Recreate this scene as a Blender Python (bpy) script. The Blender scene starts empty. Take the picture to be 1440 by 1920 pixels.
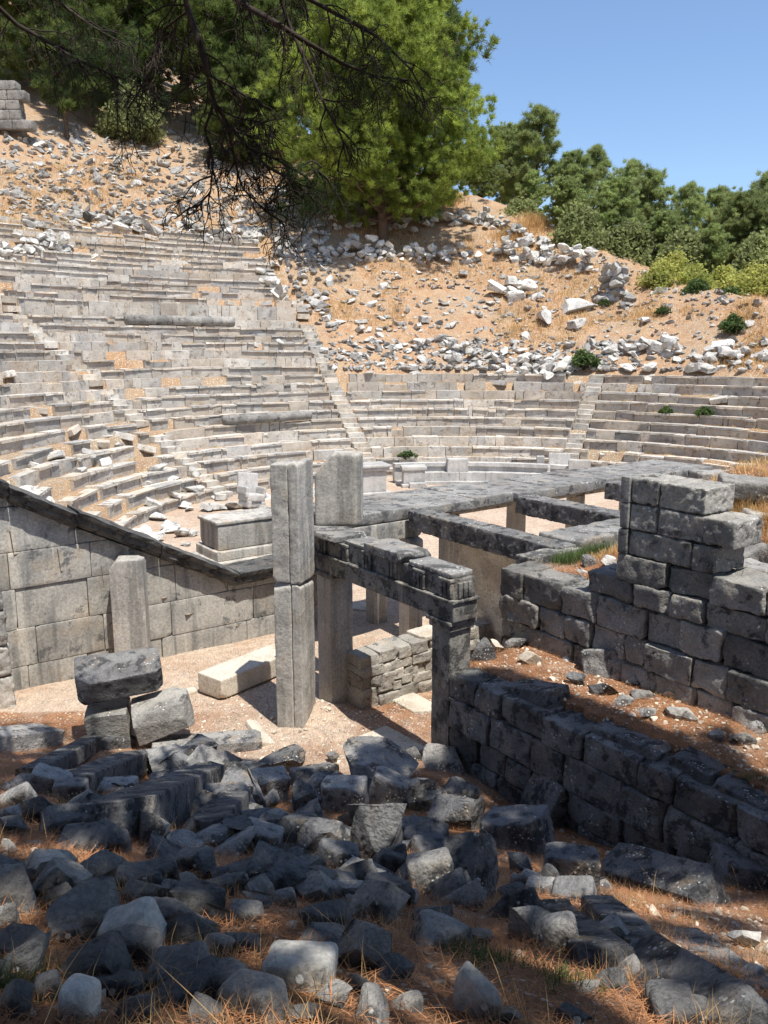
import bpy, math, random
import numpy as np
from mathutils import Vector, Matrix, Quaternion
random.seed(7); RNG = np.random.default_rng(7)
scn = bpy.context.scene; COL = scn.collection
R = math.radians
# ------------------------------------------------------------ camera, sky, sun, exposure
F = 1550.0; PITCH = 11.2; CAMZ = 6.0
cd = bpy.data.cameras.new("camera"); cam = bpy.data.objects.new("camera", cd); COL.objects.link(cam)
cd.sensor_fit = 'VERTICAL'; cd.sensor_height = 36.0; cd.lens = 36.0 * F / 1920.0
cd.clip_start = 0.05; cd.clip_end = 8000
cam.location = (0, 0, CAMZ); cam.rotation_euler = (R(90 - PITCH), 0, 0)
scn.camera = cam
SUN_EL = 67.0; SUN_DIR = Vector((0.555, -0.832, 0)).normalized()
w = bpy.data.worlds.new("World"); scn.world = w; w.use_nodes = True
nt = w.node_tree; nt.nodes.clear()
wo = nt.nodes.new('ShaderNodeOutputWorld'); bg = nt.nodes.new('ShaderNodeBackground'); sk = nt.nodes.new('ShaderNodeTexSky')
sk.sky_type = 'NISHITA'; sk.sun_disc = False; sk.sun_elevation = R(SUN_EL)
sk.sun_rotation = math.atan2(SUN_DIR.x, SUN_DIR.y); sk.altitude = 200; sk.air_density = 1.0; sk.dust_density = 0.9; sk.ozone_density = 4.2
bg.inputs['Strength'].default_value = 0.145
nt.links.new(sk.outputs[0], bg.inputs[0]); nt.links.new(bg.outputs[0], wo.inputs[0])
sl = bpy.data.lights.new("sun", 'SUN'); sun = bpy.data.objects.new("sun", sl); COL.objects.link(sun)
sl.energy = 4.9; sl.angle = R(0.53); sl.color = (1.0, 0.955, 0.88)
sd = Vector((SUN_DIR.x * math.cos(R(SUN_EL)), SUN_DIR.y * math.cos(R(SUN_EL)), math.sin(R(SUN_EL))))
sun.rotation_euler = sd.to_track_quat('Z', 'Y').to_euler(); sun.location = (5, -9, 40)
vs = scn.view_settings; vs.view_transform = 'Standard'; vs.look = 'None'; vs.gamma = 1; vs.exposure = 0.42
scn.render.engine = 'CYCLES'
# ------------------------------------------------------------ maths helpers
CP, SP = math.cos(R(PITCH)), math.sin(R(PITCH))
def ray(px, py):
    a = (px - 720) / F; b = (960 - py) / F
    return Vector((a, CP + b * SP, -SP + b * CP))
def pz(px, py, z):
    d = ray(px, py); k = (z - CAMZ) / d.z
    return Vector((d.x * k, d.y * k, z))
def pY(px, py, Y):
    d = ray(px, py); k = Y / d.y
    return Vector((d.x * k, Y, CAMZ + d.z * k))
def depth(p): return p[1] * CP + (CAMZ - p[2]) * SP
U = np.array([0.593, -0.806]); W = np.array([0.806, 0.593]); G0 = np.array([0.90, 10.70])
YAW = math.atan2(U[1], U[0])
def uv(s, t, z=0.0):
    p = G0 + s * U + t * W
    return Vector((p[0], p[1], z))
def st(x, y):
    dx = x - G0[0]; dy = y - G0[1]
    return dx * U[0] + dy * U[1], dx * W[0] + dy * W[1]
def vnoise(P, seed=0):
    P = np.asarray(P, float); Pi = np.floor(P).astype(np.int64); f = P - Pi; f = f * f * (3 - 2 * f)
    def h(ix, iy, iz):
        n = (ix * 374761393 + iy * 668265263 + iz * 1442695041 + seed * 974634777) & 0xffffffff
        n = ((n ^ (n >> 13)) * 1274126177) & 0xffffffff
        n = ((n ^ (n >> 16)) * 2246822519) & 0xffffffff
        return ((n ^ (n >> 15)) & 0xffffff) / float(0xffffff)
    x, y, z = Pi[..., 0], Pi[..., 1], Pi[..., 2]; fx, fy, fz = f[..., 0], f[..., 1], f[..., 2]
    c00 = h(x, y, z) * (1 - fx) + h(x + 1, y, z) * fx; c10 = h(x, y + 1, z) * (1 - fx) + h(x + 1, y + 1, z) * fx
    c01 = h(x, y, z + 1) * (1 - fx) + h(x + 1, y, z + 1) * fx; c11 = h(x, y + 1, z + 1) * (1 - fx) + h(x + 1, y + 1, z + 1) * fx
    return ((c00 * (1 - fy) + c10 * fy) * (1 - fz) + (c01 * (1 - fy) + c11 * fy) * fz) * 2 - 1
def fbm(P, o=4, seed=0):
    P = np.asarray(P, float); a = 1.0; s = 0; n = 0
    for i in range(o):
        s = s + a * vnoise(P, seed + i * 17); n += a; a *= 0.55; P = P * 2.07 + 3.1
    return s / n
# ------------------------------------------------------------ object helpers
def mesh_np(name, V, Fc, mat, smooth=False, tone=None, attrs=None):
    V = np.asarray(V, np.float32); me = bpy.data.meshes.new(name)
    if isinstance(Fc, np.ndarray):
        Fc = Fc.astype(np.int32); n, k = Fc.shape
        me.vertices.add(len(V)); me.vertices.foreach_set('co', V.ravel())
        me.loops.add(n * k); me.loops.foreach_set('vertex_index', Fc.ravel())
        me.polygons.add(n); me.polygons.foreach_set('loop_start', np.arange(0, n * k, k, dtype=np.int32))
        me.update(calc_edges=True)
    else:
        me.from_pydata([tuple(v) for v in V.tolist()], [], Fc); me.update()
    if tone is not None:
        a = me.attributes.new('tone', 'FLOAT', 'POINT'); a.data.foreach_set('value', np.asarray(tone, np.float32))
    for k2, v2 in (attrs or {}).items():
        a = me.attributes.new(k2, 'FLOAT', 'POINT'); a.data.foreach_set('value', np.asarray(v2, np.float32))
    me.polygons.foreach_set('use_smooth', np.full(len(me.polygons), bool(smooth)))
    me.materials.append(mat); return me
def crisp(me, deg=24):
    me.set_sharp_from_angle(angle=R(deg)); return me
def link(name, me, parent=None, loc=None, rot=None):
    o = bpy.data.objects.new(name, me); COL.objects.link(o)
    if loc is not None: o.location = loc
    if rot is not None: o.rotation_euler = rot
    if parent is not None: o.parent = parent
    return o
def tag(o, label=None, cat=None, group=None, kind=None):
    if label: o['label'] = label
    if cat: o['category'] = cat
    if group: o['group'] = group
    if kind: o['kind'] = kind
    return o
def thing(name, label, cat, loc=(0, 0, 0), group=None, rot=None):
    o = bpy.data.objects.new(name, None); COL.objects.link(o); o.location = loc; o.empty_display_size = 0.2
    if rot: o.rotation_euler = rot
    return tag(o, label, cat, group)
class MB:                                   # gathers pieces (numpy verts + faces) into ONE mesh
    def __init__(s): s.V = []; s.F = []; s.T = []; s.n = 0
    def add(s, V, Fc, tone=0.0):
        V = np.asarray(V, float); s.V.append(V); s.F.append(np.asarray(Fc, np.int64) + s.n); s.T.append(np.full(len(V), tone) if np.isscalar(tone) else tone); s.n += len(V)
    def mesh(s, name, mat, smooth=False):
        return mesh_np(name, np.concatenate(s.V), np.concatenate(s.F), mat, smooth, np.concatenate(s.T))
    def build(s, name, mat, parent=None, smooth=False, loc=None, rot=None):
        return link(name, s.mesh(name, mat, smooth), parent, loc, rot)
_hexF = np.array([[0, 3, 2, 1], [4, 5, 6, 7], [0, 1, 5, 4], [1, 2, 6, 5], [2, 3, 7, 6], [3, 0, 4, 7]])
def axis_lines(h, r, res):
    n = max(1, int(round(2 * (h - r) / res)))
    inner = np.linspace(-(h - r), h - r, n + 1)
    return np.concatenate([[-h, -h + r * 0.35], inner, [h - r * 0.35, h]])
def grid_box(hx, hy, hz, r, res):
    r = min(r, hx * 0.6, hy * 0.6, hz * 0.6)
    L = [axis_lines(h, r, res) for h in (hx, hy, hz)]; N = [len(l) for l in L]
    keys = []; 
    def face(ax, side):
        a, b = [i for i in range(3) if i != ax]
        ia, ib = np.meshgrid(np.arange(N[a]), np.arange(N[b]), indexing='ij')
        idx = np.zeros(ia.shape + (3,), np.int64); idx[..., a] = ia; idx[..., b] = ib; idx[..., ax] = 0 if side < 0 else N[ax] - 1
        k = (idx[..., 0] * 4096 + idx[..., 1]) * 4096 + idx[..., 2]
        q = np.stack([k[:-1, :-1], k[1:, :-1], k[1:, 1:], k[:-1, 1:]], -1).reshape(-1, 4)
        flip = (side > 0) != (ax != 1)
        return q[:, ::-1] if flip else q
    Q = np.concatenate([face(ax, sd_) for ax in range(3) for sd_ in (-1, 1)])
    uq, inv = np.unique(Q.ravel(), return_inverse=True)
    ix = uq // (4096 * 4096); iy = (uq // 4096) % 4096; iz = uq % 4096
    V = np.stack([L[0][ix], L[1][iy], L[2][iz]], -1)
    h = np.array([hx, hy, hz]); q = np.clip(V, -(h - r), h - r); d = V - q
    ln = np.linalg.norm(d, axis=1, keepdims=True); V = q + d / np.maximum(ln, 1e-9) * np.minimum(ln, r)
    return V, inv.reshape(-1, 4), h
def block(dx, dy, dz, seed=0, res=0.05, rough=0.012, freq=5.0, chips=3, rnd=0.02, deep=0.12, pits=0.0):
    """a quarried block: rounded edges, knocked-off corners, uneven faces"""
    V, Fc, h = grid_box(dx / 2, dy / 2, dz / 2, rnd, res); rg = np.random.default_rng(seed + 11)
    for i in range(chips):
        n = rg.choice([-1, 1], 3) * rg.uniform(0.25, 1, 3)
        if rg.random() < 0.6: n[rg.integers(3)] *= 0.12
        n /= np.linalg.norm(n); sup = np.abs(n * h).sum(); d = sup * (1 - rg.uniform(min(0.02, deep * 0.5), deep))
        x = V @ n - d + 0.012 * fbm(V * 9, 2, seed + i); m = x > 0
        V[m] -= np.outer(x[m], n)
    N = V / h; N = np.sign(N) * np.abs(N) ** 5; N /= np.linalg.norm(N, axis=1, keepdims=True) + 1e-9
    P = V + seed * 1.37
    amp = rough * fbm(P * freq, 4, seed % 50)
    if pits: amp = amp - pits * np.clip(fbm(P * freq * 2.6, 3, 5), 0, 1) * 1.6
    return V + N * amp[:, None] + rough * 0.5 * np.stack([fbm(P * 1.7, 2, 3), fbm(P * 1.7, 2, 4), fbm(P * 1.7, 2, 8)], -1), Fc
_ico = {}
def cubesphere(n):
    if n not in _ico:
        V, Fc, h = grid_box(1, 1, 1, 0.05, 2.0 / n); V = V / np.linalg.norm(V, axis=1, keepdims=True); _ico[n] = (V, Fc)
    return _ico[n]
def rock(dx, dy, dz, seed=0, n=14, planes=11, rough=0.05, freq=2.0, lo=0.55, hi=0.85):
    """a broken field stone: sphere cut by random planes"""
    V, Fc = cubesphere(n); V = V * 1.6; rg = np.random.default_rng(seed + 5)
    for i in range(planes):
        nn = rg.normal(size=3); nn /= np.linalg.norm(nn); d = rg.uniform(lo, hi)
        x = V @ nn - d; m = x > 0; V = V.copy(); V[m] -= np.outer(x[m] * 0.97, nn)
    V = V - (V.max(0) + V.min(0)) / 2; V = V / ((V.max(0) - V.min(0)) / 2)
    Nn = V / np.linalg.norm(V, axis=1, keepdims=True)
    V = V + Nn * (rough * fbm(V * freq + seed, 4, seed % 40) - (0.05 * np.abs(fbm(V * 3.1 + seed, 4, 7)) if n > 11 else 0) + (0.018 * fbm(V * 11 + seed, 2, 9) if n > 11 else 0))[:, None]
    return V * np.array([dx, dy, dz]) / 2, Fc
def rotm(rx, ry, rz): return np.array(Matrix.Rotation(rz, 3, 'Z') @ Matrix.Rotation(ry, 3, 'Y') @ Matrix.Rotation(rx, 3, 'X'))
def tubes(segs, sides=5):
    """segs: list of (points Nx3, radii N) -> one V,F"""
    Vs = []; Fs = []; n0 = 0
    for pts, rad in segs:
        pts = np.asarray(pts, float); rad = np.asarray(rad, float); n = len(pts)
        T = np.gradient(pts, axis=0); T /= np.linalg.norm(T, axis=1, keepdims=True) + 1e-9
        a = np.where(np.abs(T[:, 2:3]) < 0.9, np.array([[0, 0, 1.0]]), np.array([[1.0, 0, 0]]))
        A = np.cross(T, a); A /= np.linalg.norm(A, axis=1, keepdims=True) + 1e-9; B = np.cross(T, A)
        th = np.linspace(0, 2 * np.pi, sides, endpoint=False)
        ring = pts[:, None] + rad[:, None, None] * (np.cos(th)[None, :, None] * A[:, None] + np.sin(th)[None, :, None] * B[:, None])
        i = np.arange(n - 1)[:, None] * sides; j = np.arange(sides)[None]; j2 = (j + 1) % sides
        Q = np.stack([i + j, i + j2, i + sides + j2, i + sides + j], -1).reshape(-1, 4)
        Vs.append(ring.reshape(-1, 3)); Fs.append(Q + n0); n0 += n * sides
    return np.concatenate(Vs), np.concatenate(Fs)
# ------------------------------------------------------------ materials
class NG:
    def __init__(s, name):
        s.m = bpy.data.materials.new(name); s.m.use_nodes = True; s.t = s.m.node_tree; s.t.nodes.clear()
        s.out = s.n('ShaderNodeOutputMaterial'); s.bsdf = s.n('ShaderNodeBsdfPrincipled'); s.l(s.bsdf.outputs[0], s.out.inputs[0])
        s.co = s.n('ShaderNodeTexCoord').outputs['Object']
    def n(s, t): return s.t.nodes.new(t)
    def l(s, a, b): s.t.links.new(a, b)
    def set(s, inp, v):
        if hasattr(v, 'links') or isinstance(v, bpy.types.NodeSocket): s.l(v, inp)
        else: inp.default_value = v
    def mapping(s, scale, co=None):
        m = s.n('ShaderNodeMapping'); s.l(co or s.co, m.inputs[0]); m.inputs['Scale'].default_value = scale; return m.outputs[0]
    def noise(s, sc, det=5, rough=0.6, co=None, dist=0.0):
        m = s.n('ShaderNodeTexNoise'); s.l(co or s.co, m.inputs['Vector']); m.inputs['Scale'].default_value = sc
        m.inputs['Detail'].default_value = det; m.inputs['Roughness'].default_value = rough; m.inputs['Distortion'].default_value = dist; return m.outputs['Fac']
    def voro(s, sc, co=None, feat='F1', out='Distance', rnd=1.0):
        m = s.n('ShaderNodeTexVoronoi'); m.feature = feat; s.l(co or s.co, m.inputs['Vector']); m.inputs['Scale'].default_value = sc
        m.inputs['Randomness'].default_value = rnd; return m.outputs[out]
    def ramp(s, fac, a, b, lo=0.0, hi=1.0):
        m = s.n('ShaderNodeMapRange'); m.interpolation_type = 'SMOOTHSTEP'; s.l(fac, m.inputs[0])
        m.inputs[1].default_value = a; m.inputs[2].default_value = b; m.inputs[3].default_value = lo; m.inputs[4].default_value = hi; return m.outputs[0]
    def mix(s, fac, a, b, mode='MIX'):
        m = s.n('ShaderNodeMix'); m.data_type = 'RGBA'; m.blend_type = mode
        s.set(m.inputs[0], fac); 
        for i, v in ((6, a), (7, b)): s.set(m.inputs[i], (*v, 1) if isinstance(v, tuple) and len(v) == 3 else v)
        return m.outputs[2]
    def math(s, op, a, b=0.0):
        m = s.n('ShaderNodeMath'); m.operation = op; s.set(m.inputs[0], a); s.set(m.inputs[1], b); return m.outputs[0]
    def attr(s, name):
        m = s.n('ShaderNodeAttribute'); m.attribute_name = name; return m.outputs['Fac']
    def rand(s): return s.n('ShaderNodeObjectInfo').outputs['Random']
    def scalecol(s, col, f):
        m = s.n('ShaderNodeVectorMath'); m.operation = 'SCALE'; s.l(col, m.inputs[0]); s.set(m.inputs['Scale'], f); return m.outputs[0]
    def bump(s, h, strength, dist=0.02, prev=None):
        m = s.n('ShaderNodeBump'); s.l(h, m.inputs['Height']); m.inputs['Strength'].default_value = strength; m.inputs['Distance'].default_value = dist
        if prev is not None: s.l(prev, m.inputs['Normal'])
        return m.outputs[0]
    def done(s, col, rough=0.9, nrm=None):
        s.l(col, s.bsdf.inputs['Base Color']); s.bsdf.inputs['Roughness'].default_value = rough
        s.bsdf.inputs['Specular IOR Level'].default_value = 0.25
        if nrm is not None: s.l(nrm, s.bsdf.inputs['Normal'])
        return s.m
def stone(name, light, dark, crust=(0.06, 0.06, 0.062), ca=0.5, spots=0.0, warm=0.25, bump=0.6, sc=1.0, streak=0.0, spread=0.25, bd=0.02, crk=0.42, hue=0.0):
    g = NG(name); a = g.noise(1.3 * sc, 6, 0.62); col = g.mix(g.ramp(a, 0.35, 0.65), light, dark)
    wn = g.noise(2.1 * sc, 5, 0.6, g.mapping((1.1, 1.3, 0.9))); col = g.mix(g.math('MULTIPLY', g.ramp(wn, 0.5, 0.72), warm), col, (0.42, 0.31, 0.19))
    cr = g.noise(3.2 * sc, 9, 0.72); col = g.mix(g.ramp(cr, 0.72 - 0.36 * ca, 0.80 - 0.36 * ca, 0, 0.88), col, crust)
    if streak:
        sn = g.noise(1.0, 5, 0.6, g.mapping((3.3, 3.3, 0.28))); col = g.mix(g.ramp(sn, 0.47, 0.62, 0, streak), col, crust)
        s2 = g.noise(1.0, 5, 0.6, g.mapping((4.4, 4.1, 0.33))); col = g.mix(g.ramp(s2, 0.56, 0.68, 0, streak * 0.8), col, (0.62, 0.58, 0.50))
    if spots:
        v = g.voro(15 * sc, g.co); msk = g.noise(2.2 * sc, 3, 0.5)
        sp = g.math('MULTIPLY', g.ramp(v, 0.30, 0.18), g.ramp(msk, 0.62 - 0.2 * spots, 0.68 - 0.2 * spots)); col = g.mix(sp, col, (0.55, 0.56, 0.55))
    if hue:
        hv = g.math('FRACT', g.math('ABSOLUTE', g.math('MULTIPLY', g.attr('tone'), 37.3))); col = g.mix(g.math('MULTIPLY', g.ramp(hv, 0.35, 0.8), hue), col, (0.54, 0.42, 0.29)); col = g.mix(g.math('MULTIPLY', g.ramp(hv, 0.22, 0.08), hue), col, (0.25, 0.255, 0.27))
    fine = g.noise(26 * sc, 6, 0.75); col = g.scalecol(col, g.ramp(fine, 0.3, 0.7, 0.72, 1.25))
    ck = g.voro(1.9 * sc, g.mapping((1.0, 1.4, 0.8)), 'DISTANCE_TO_EDGE'); ckm = g.math('MULTIPLY', g.ramp(ck, 0.016, 0.004), g.ramp(g.noise(1.7 * sc, 3), 0.54, 0.60)); col = g.mix(g.math('MULTIPLY', ckm, crk), col, (0.03, 0.028, 0.025))
    f = g.math('ADD', 1.0, g.attr('tone')); f2 = g.math('ADD', 1.0 - spread / 2, g.math('MULTIPLY', g.rand(), spread))
    col = g.scalecol(col, g.math('MULTIPLY', f, f2))
    b1 = g.bump(g.noise(11 * sc, 8, 0.7), bump, bd); b2 = g.bump(g.voro(22 * sc), bump * 0.4, bd * 0.6, b1); b2 = g.bump(g.noise(4.5 * sc, 5, 0.62, None, 0.4), bump * 0.5, bd * 1.6, b2); b2 = (g.bump(g.math('SUBTRACT', 1.0, ckm), 0.8, 0.01, b2) if crk > 0.4 else b2)
    return g.done(col, 0.88, b2)
M = {}
M['seat'] = stone('seat_stone', (0.58, 0.545, 0.48), (0.42, 0.40, 0.36), (0.19, 0.175, 0.155), 0.50, 0, 0.6, 0.6, 1.1, spread=0.1, bd=0.04, crk=0.0, hue=0.3)
M['hill_rock'] = stone('hill_stone', (0.56, 0.54, 0.49), (0.38, 0.37, 0.35), (0.13, 0.13, 0.127), 0.48, 0.3, 0.3, 0.6, 1.1, spread=0.5, bd=0.03)
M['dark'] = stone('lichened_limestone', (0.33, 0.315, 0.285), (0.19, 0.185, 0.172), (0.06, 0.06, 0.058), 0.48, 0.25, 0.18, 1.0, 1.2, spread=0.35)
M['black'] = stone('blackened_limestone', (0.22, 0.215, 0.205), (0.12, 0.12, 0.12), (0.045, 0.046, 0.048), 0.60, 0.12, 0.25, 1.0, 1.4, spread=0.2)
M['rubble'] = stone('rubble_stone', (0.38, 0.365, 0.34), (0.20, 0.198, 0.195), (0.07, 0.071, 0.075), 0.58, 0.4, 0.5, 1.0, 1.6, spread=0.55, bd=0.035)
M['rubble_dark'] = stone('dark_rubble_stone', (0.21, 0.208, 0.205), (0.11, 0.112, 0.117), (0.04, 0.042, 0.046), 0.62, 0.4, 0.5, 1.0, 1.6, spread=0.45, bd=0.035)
M['pier'] = stone('pier_stone', (0.46, 0.435, 0.385), (0.34, 0.325, 0.295), (0.13, 0.13, 0.125), 0.32, 0, 0.45, 0.45, 1.0, streak=0.55, spread=0.08, crk=0.25)
M['wall'] = stone('wall_stone', (0.42, 0.40, 0.355), (0.27, 0.265, 0.245), (0.11, 0.112, 0.112), 0.5, 0, 0.4, 0.35, 0.8, streak=0.6, spread=0.05, crk=0.0)
M['beam'] = stone('beam_stone', (0.26, 0.255, 0.24), (0.17, 0.167, 0.16), (0.07, 0.07, 0.07), 0.58, 0.3, 0.3, 0.7, 1.0, spread=0.15, crk=0.25)
M['lintel'] = stone('lintel_stone', (0.27, 0.258, 0.23), (0.165, 0.16, 0.148), (0.05, 0.05, 0.05), 0.66, 0, 0.35, 0.5, 1.3, streak=0.5, spread=0.1, crk=0.25)
M['soot'] = stone('soot_black_stone', (0.13, 0.128, 0.12), (0.075, 0.075, 0.073), (0.03, 0.03, 0.031), 0.6, 0.0, 0.2, 1.0, 1.4, spread=0.1, crk=0.3)
M['rubble_wall'] = stone('rubble_wall_stone', (0.44, 0.41, 0.355), (0.30, 0.285, 0.25), (0.13, 0.125, 0.115), 0.5, 0, 0.4, 0.8, 1.4, spread=0.1)
M['cream'] = stone('cream_stone', (0.56, 0.50, 0.41), (0.46, 0.41, 0.34), (0.28, 0.25, 0.21), 0.3, 0, 0.5, 0.5, 1.0, streak=0.12, spread=0.15, crk=0.25)
M['marble'] = stone('marble', (0.50, 0.485, 0.455), (0.36, 0.355, 0.34), (0.18, 0.18, 0.172), 0.35, 0, 0.15, 0.4, 1.2, streak=0.2, spread=0.1, crk=0.0)
def ground_mat(name, litter, litter2, dirt, pebble, sc=1.0, peb=0.5):
    g = NG(name); a = g.noise(0.55 * sc, 6, 0.65); a2 = g.noise(2.6 * sc, 6, 0.7)
    lit = g.mix(g.ramp(a2, 0.35, 0.65), litter, litter2)
    msk = g.math('ADD', g.attr('dirt'), g.ramp(a, 0.42, 0.66, -0.15, 0.55))
    mk = g.n('ShaderNodeClamp'); g.l(msk, mk.inputs[0]); d2 = g.mix(g.ramp(g.noise(5 * sc, 6, 0.7), 0.3, 0.7), dirt, tuple(0.72 * c for c in dirt))
    col = g.mix(mk.outputs[0], lit, d2)
    v = g.voro(20 * sc); vm = g.noise(3.3 * sc, 4, 0.6); pm = g.math('MULTIPLY', g.ramp(v, 0.34, 0.26), g.ramp(vm, 0.60 - peb * 0.3, 0.70 - peb * 0.3))
    col = g.mix(pm, col, pebble)
    col = g.scalecol(col, g.ramp(g.noise(45 * sc, 4, 0.8), 0.25, 0.75, 0.6, 1.35))
    st_ = g.noise(1.0, 3, 0.6, g.mapping((60, 9, 30))); col = g.scalecol(col, g.ramp(st_, 0.3, 0.7, 0.8, 1.2))
    b = g.bump(g.noise(30 * sc, 6, 0.75), 0.9, 0.03); b = g.bump(pm, 0.7, 0.02, b)
    return g.done(col, 0.95, b)
M['ground'] = ground_mat('needle_litter_ground', (0.36, 0.18, 0.09), (0.22, 0.115, 0.065), (0.58, 0.45, 0.34), (0.62, 0.56, 0.47))
M['hill'] = ground_mat('dry_hillside', (0.41, 0.26, 0.14), (0.32, 0.18, 0.095), (0.38, 0.29, 0.195), (0.55, 0.50, 0.42), 0.6, 0.9)
def leaf_mat(name, c1, c2, trans=0.35, rough=0.6):
    g = NG(name); n = g.noise(0.6, 4, 0.6)
    col = g.mix(g.ramp(n, 0.35, 0.65), c1, c2); f = g.math('ADD', 1.0, g.attr('tone'))
    f = g.math('MULTIPLY', f, g.math('ADD', 0.85, g.math('MULTIPLY', g.rand(), 0.3))); col = g.scalecol(col, f)
    g.done(col, rough); tr = g.n('ShaderNodeBsdfTranslucent'); tc = g.scalecol(col, 1.3); g.l(tc, tr.inputs[0])
    mx = g.n('ShaderNodeMixShader'); mx.inputs[0].default_value = trans; g.l(g.bsdf.outputs[0], mx.inputs[1]); g.l(tr.outputs[0], mx.inputs[2]); g.l(mx.outputs[0], g.out.inputs[0])
    return g.m
M['pine'] = leaf_mat('pine_needles', (0.29, 0.35, 0.07), (0.19, 0.25, 0.055), 0.55)
M['pine_far'] = leaf_mat('pine_needles_blue', (0.31, 0.36, 0.14), (0.25, 0.31, 0.12), 0.55)
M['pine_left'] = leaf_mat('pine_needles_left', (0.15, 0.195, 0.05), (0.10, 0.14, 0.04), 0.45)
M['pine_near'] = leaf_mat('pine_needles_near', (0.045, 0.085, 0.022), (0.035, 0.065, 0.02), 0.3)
M['oak'] = leaf_mat('oak_leaves', (0.27, 0.30, 0.12), (0.21, 0.24, 0.10), 0.45)
M['shrub'] = leaf_mat('shrub_leaves', (0.42, 0.42, 0.12), (0.30, 0.33, 0.09), 0.5)
M['herb'] = leaf_mat('green_herb', (0.09, 0.14, 0.04), (0.07, 0.10, 0.035), 0.35)
M['straw'] = leaf_mat('dry_straw', (0.60, 0.42, 0.20), (0.48, 0.31, 0.14), 0.3, 0.7)
M['needle'] = leaf_mat('dead_needles', (0.42, 0.20, 0.09), (0.26, 0.125, 0.06), 0.1, 0.7)
g = NG('pine_bark'); bn = g.noise(1, 6, 0.7, g.mapping((9, 9, 2.2))); M['bark'] = g.done(g.mix(g.ramp(bn, 0.35, 0.65), (0.17, 0.115, 0.08), (0.07, 0.05, 0.038)), 0.95, g.bump(bn, 1.0, 0.04))
g = NG('twig_bark'); bn = g.noise(9, 5, 0.7); M['twig'] = g.done(g.mix(g.ramp(bn, 0.35, 0.65), (0.05, 0.038, 0.03), (0.022, 0.018, 0.015)), 0.95)
# ------------------------------------------------------------ ground heights
CX, CY = 3.5, 27.0; R0, DR, DZ = 12.0, 0.72, 0.42
WP = np.array([-6.8, 13.7]); WD = np.array([0.811, 0.585]); WN = np.array([-0.585, 0.811])   # analemma line
def wall_dist(x, y): return (x - WP[0]) * WN[0] + (y - WP[1]) * WN[1]
def gh(x, y):
    x = np.asarray(x, float); y = np.asarray(y, float); s, t = st(x, y)
    yy = y + 0.3 * x
    z = np.interp(yy, [-20, 0, 1.5, 3, 5, 7, 9, 10.4, 11], [5.3, 4.6, 4.3, 3.6, 2.45, 1.4, 0.5, 0.08, 0.0])
    z = z + 0.3 * np.exp(-(((x - 0.75) / 1.0) ** 2 + ((y - 10.2) / 0.8) ** 2)) + 0.2 * np.exp(-(((x + 0.2) / 1.2) ** 2 + ((y - 9.7) / 0.7) ** 2))
    z = z + 0.22 * np.exp(-(((x + 1.15) / 0.35) ** 2 + ((y - 12.9) / 0.4) ** 2))
    fill = 1.66 + 0.02 * np.clip(s, 0, 4)
    up = 2.66 + 1.55 * np.clip((s + 0.5) / 1.7, 0, 1) ** 1.2 * np.clip((t - 2.2) / 2.2, 0.12, 1)
    f = np.where(t > 2.1, up, fill); f = np.where((t > 2.9) & (s < -0.85), 0, f)
    f = np.where((s > 6) & (t > 8), 2.0, f)
    inside = (t > 0.38) & (s > -0.15 - 0.45 * (t > 1.5)) & (t < 22) & (s < 14)
    z = np.where(inside, np.maximum(z, f), z)
    z = z + 0.05 * fbm(np.stack([x * 0.9, y * 0.9, 0 * x], -1), 4, 2) + 0.02 * fbm(np.stack([x * 5, y * 5, 0 * x], -1), 3, 9) * (yy < 11)
    return z
def on(px, py, lift=0.0):
    d = ray(px, py); k = np.arange(0.8, 60, 0.01); h_ = gh(d.x * k, d.y * k) + lift
    i = np.argmax(CAMZ + d.z * k <= h_); k = float(k[i])
    return Vector((d.x * k, d.y * k, CAMZ + d.z * k))
def rim(ph): return np.interp(ph, [-30, 30, 47, 56, 65, 75, 88, 100, 118, 150, 240], [23, 24.5, 26, 27.5, 30, 36, 43.5, 53, 66, 80, 85])
ROWS_L, ROWS_R = 31, 11
def rowz(k): return DZ * (k + 1) + (0.42 if k >= 18 else 0)
def rowr(k): return R0 + DR * k + (0.55 if k >= 19 else 0)
def hill_z(x, y, steps=True):
    x = np.asarray(x, float); y = np.asarray(y, float)
    dx = x - CX; dy = y - CY; r = np.hypot(dx, dy); ph = np.degrees(np.arctan2(dy, dx)); ph = np.where(ph < -60, ph + 360, ph)
    rm = rim(ph); zl = 0.585 * (np.minimum(r, rm) - R0) + 0.25
    zl = zl + np.maximum(r - rm, 0) * np.interp(ph, [60, 95, 115], [0.02, 0.2, 0.42])
    n = fbm(np.stack([x * 0.14, y * 0.14, 0 * x], -1), 4, 3) * 0.9 + fbm(np.stack([x * 0.8, y * 0.8, 0 * x], -1), 3, 5) * 0.22
    zl = zl + n * np.clip((r - 20) / 5, 0.0, 1)
    rr = np.array([rowr(k) for k in range(ROWS_L + 1)]); zz = np.array([rowz(k) for k in range(ROWS_L + 1)])
    k = np.searchsorted(rr, r - 0.10) - 1; zs = np.where(k < 0, 0.0, zz[np.clip(k, 0, ROWS_L)]) - 0.05
    zs = zs + fbm(np.stack([x * 1.3, y * 1.3, 0 * x], -1), 3, 7) * 0.06
    stepped = np.where(ph > 108.5, r < rowr(ROWS_L) , r < rowr(ROWS_R) )
    return np.where(stepped & (r > R0 - 0.5), zs, zl)
def polar(ph, r): return CX + r * math.cos(R(ph)), CY + r * math.sin(R(ph))
_KS = np.arange(22.0, 150, 0.06)
def onhill(px, py):
    d = ray(px, py); h_ = hill_z(d.x * _KS, d.y * _KS); i = np.argmax(CAMZ + d.z * _KS <= h_); k = float(_KS[i])
    return Vector((d.x * k, d.y * k, float(h_[i])))
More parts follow.
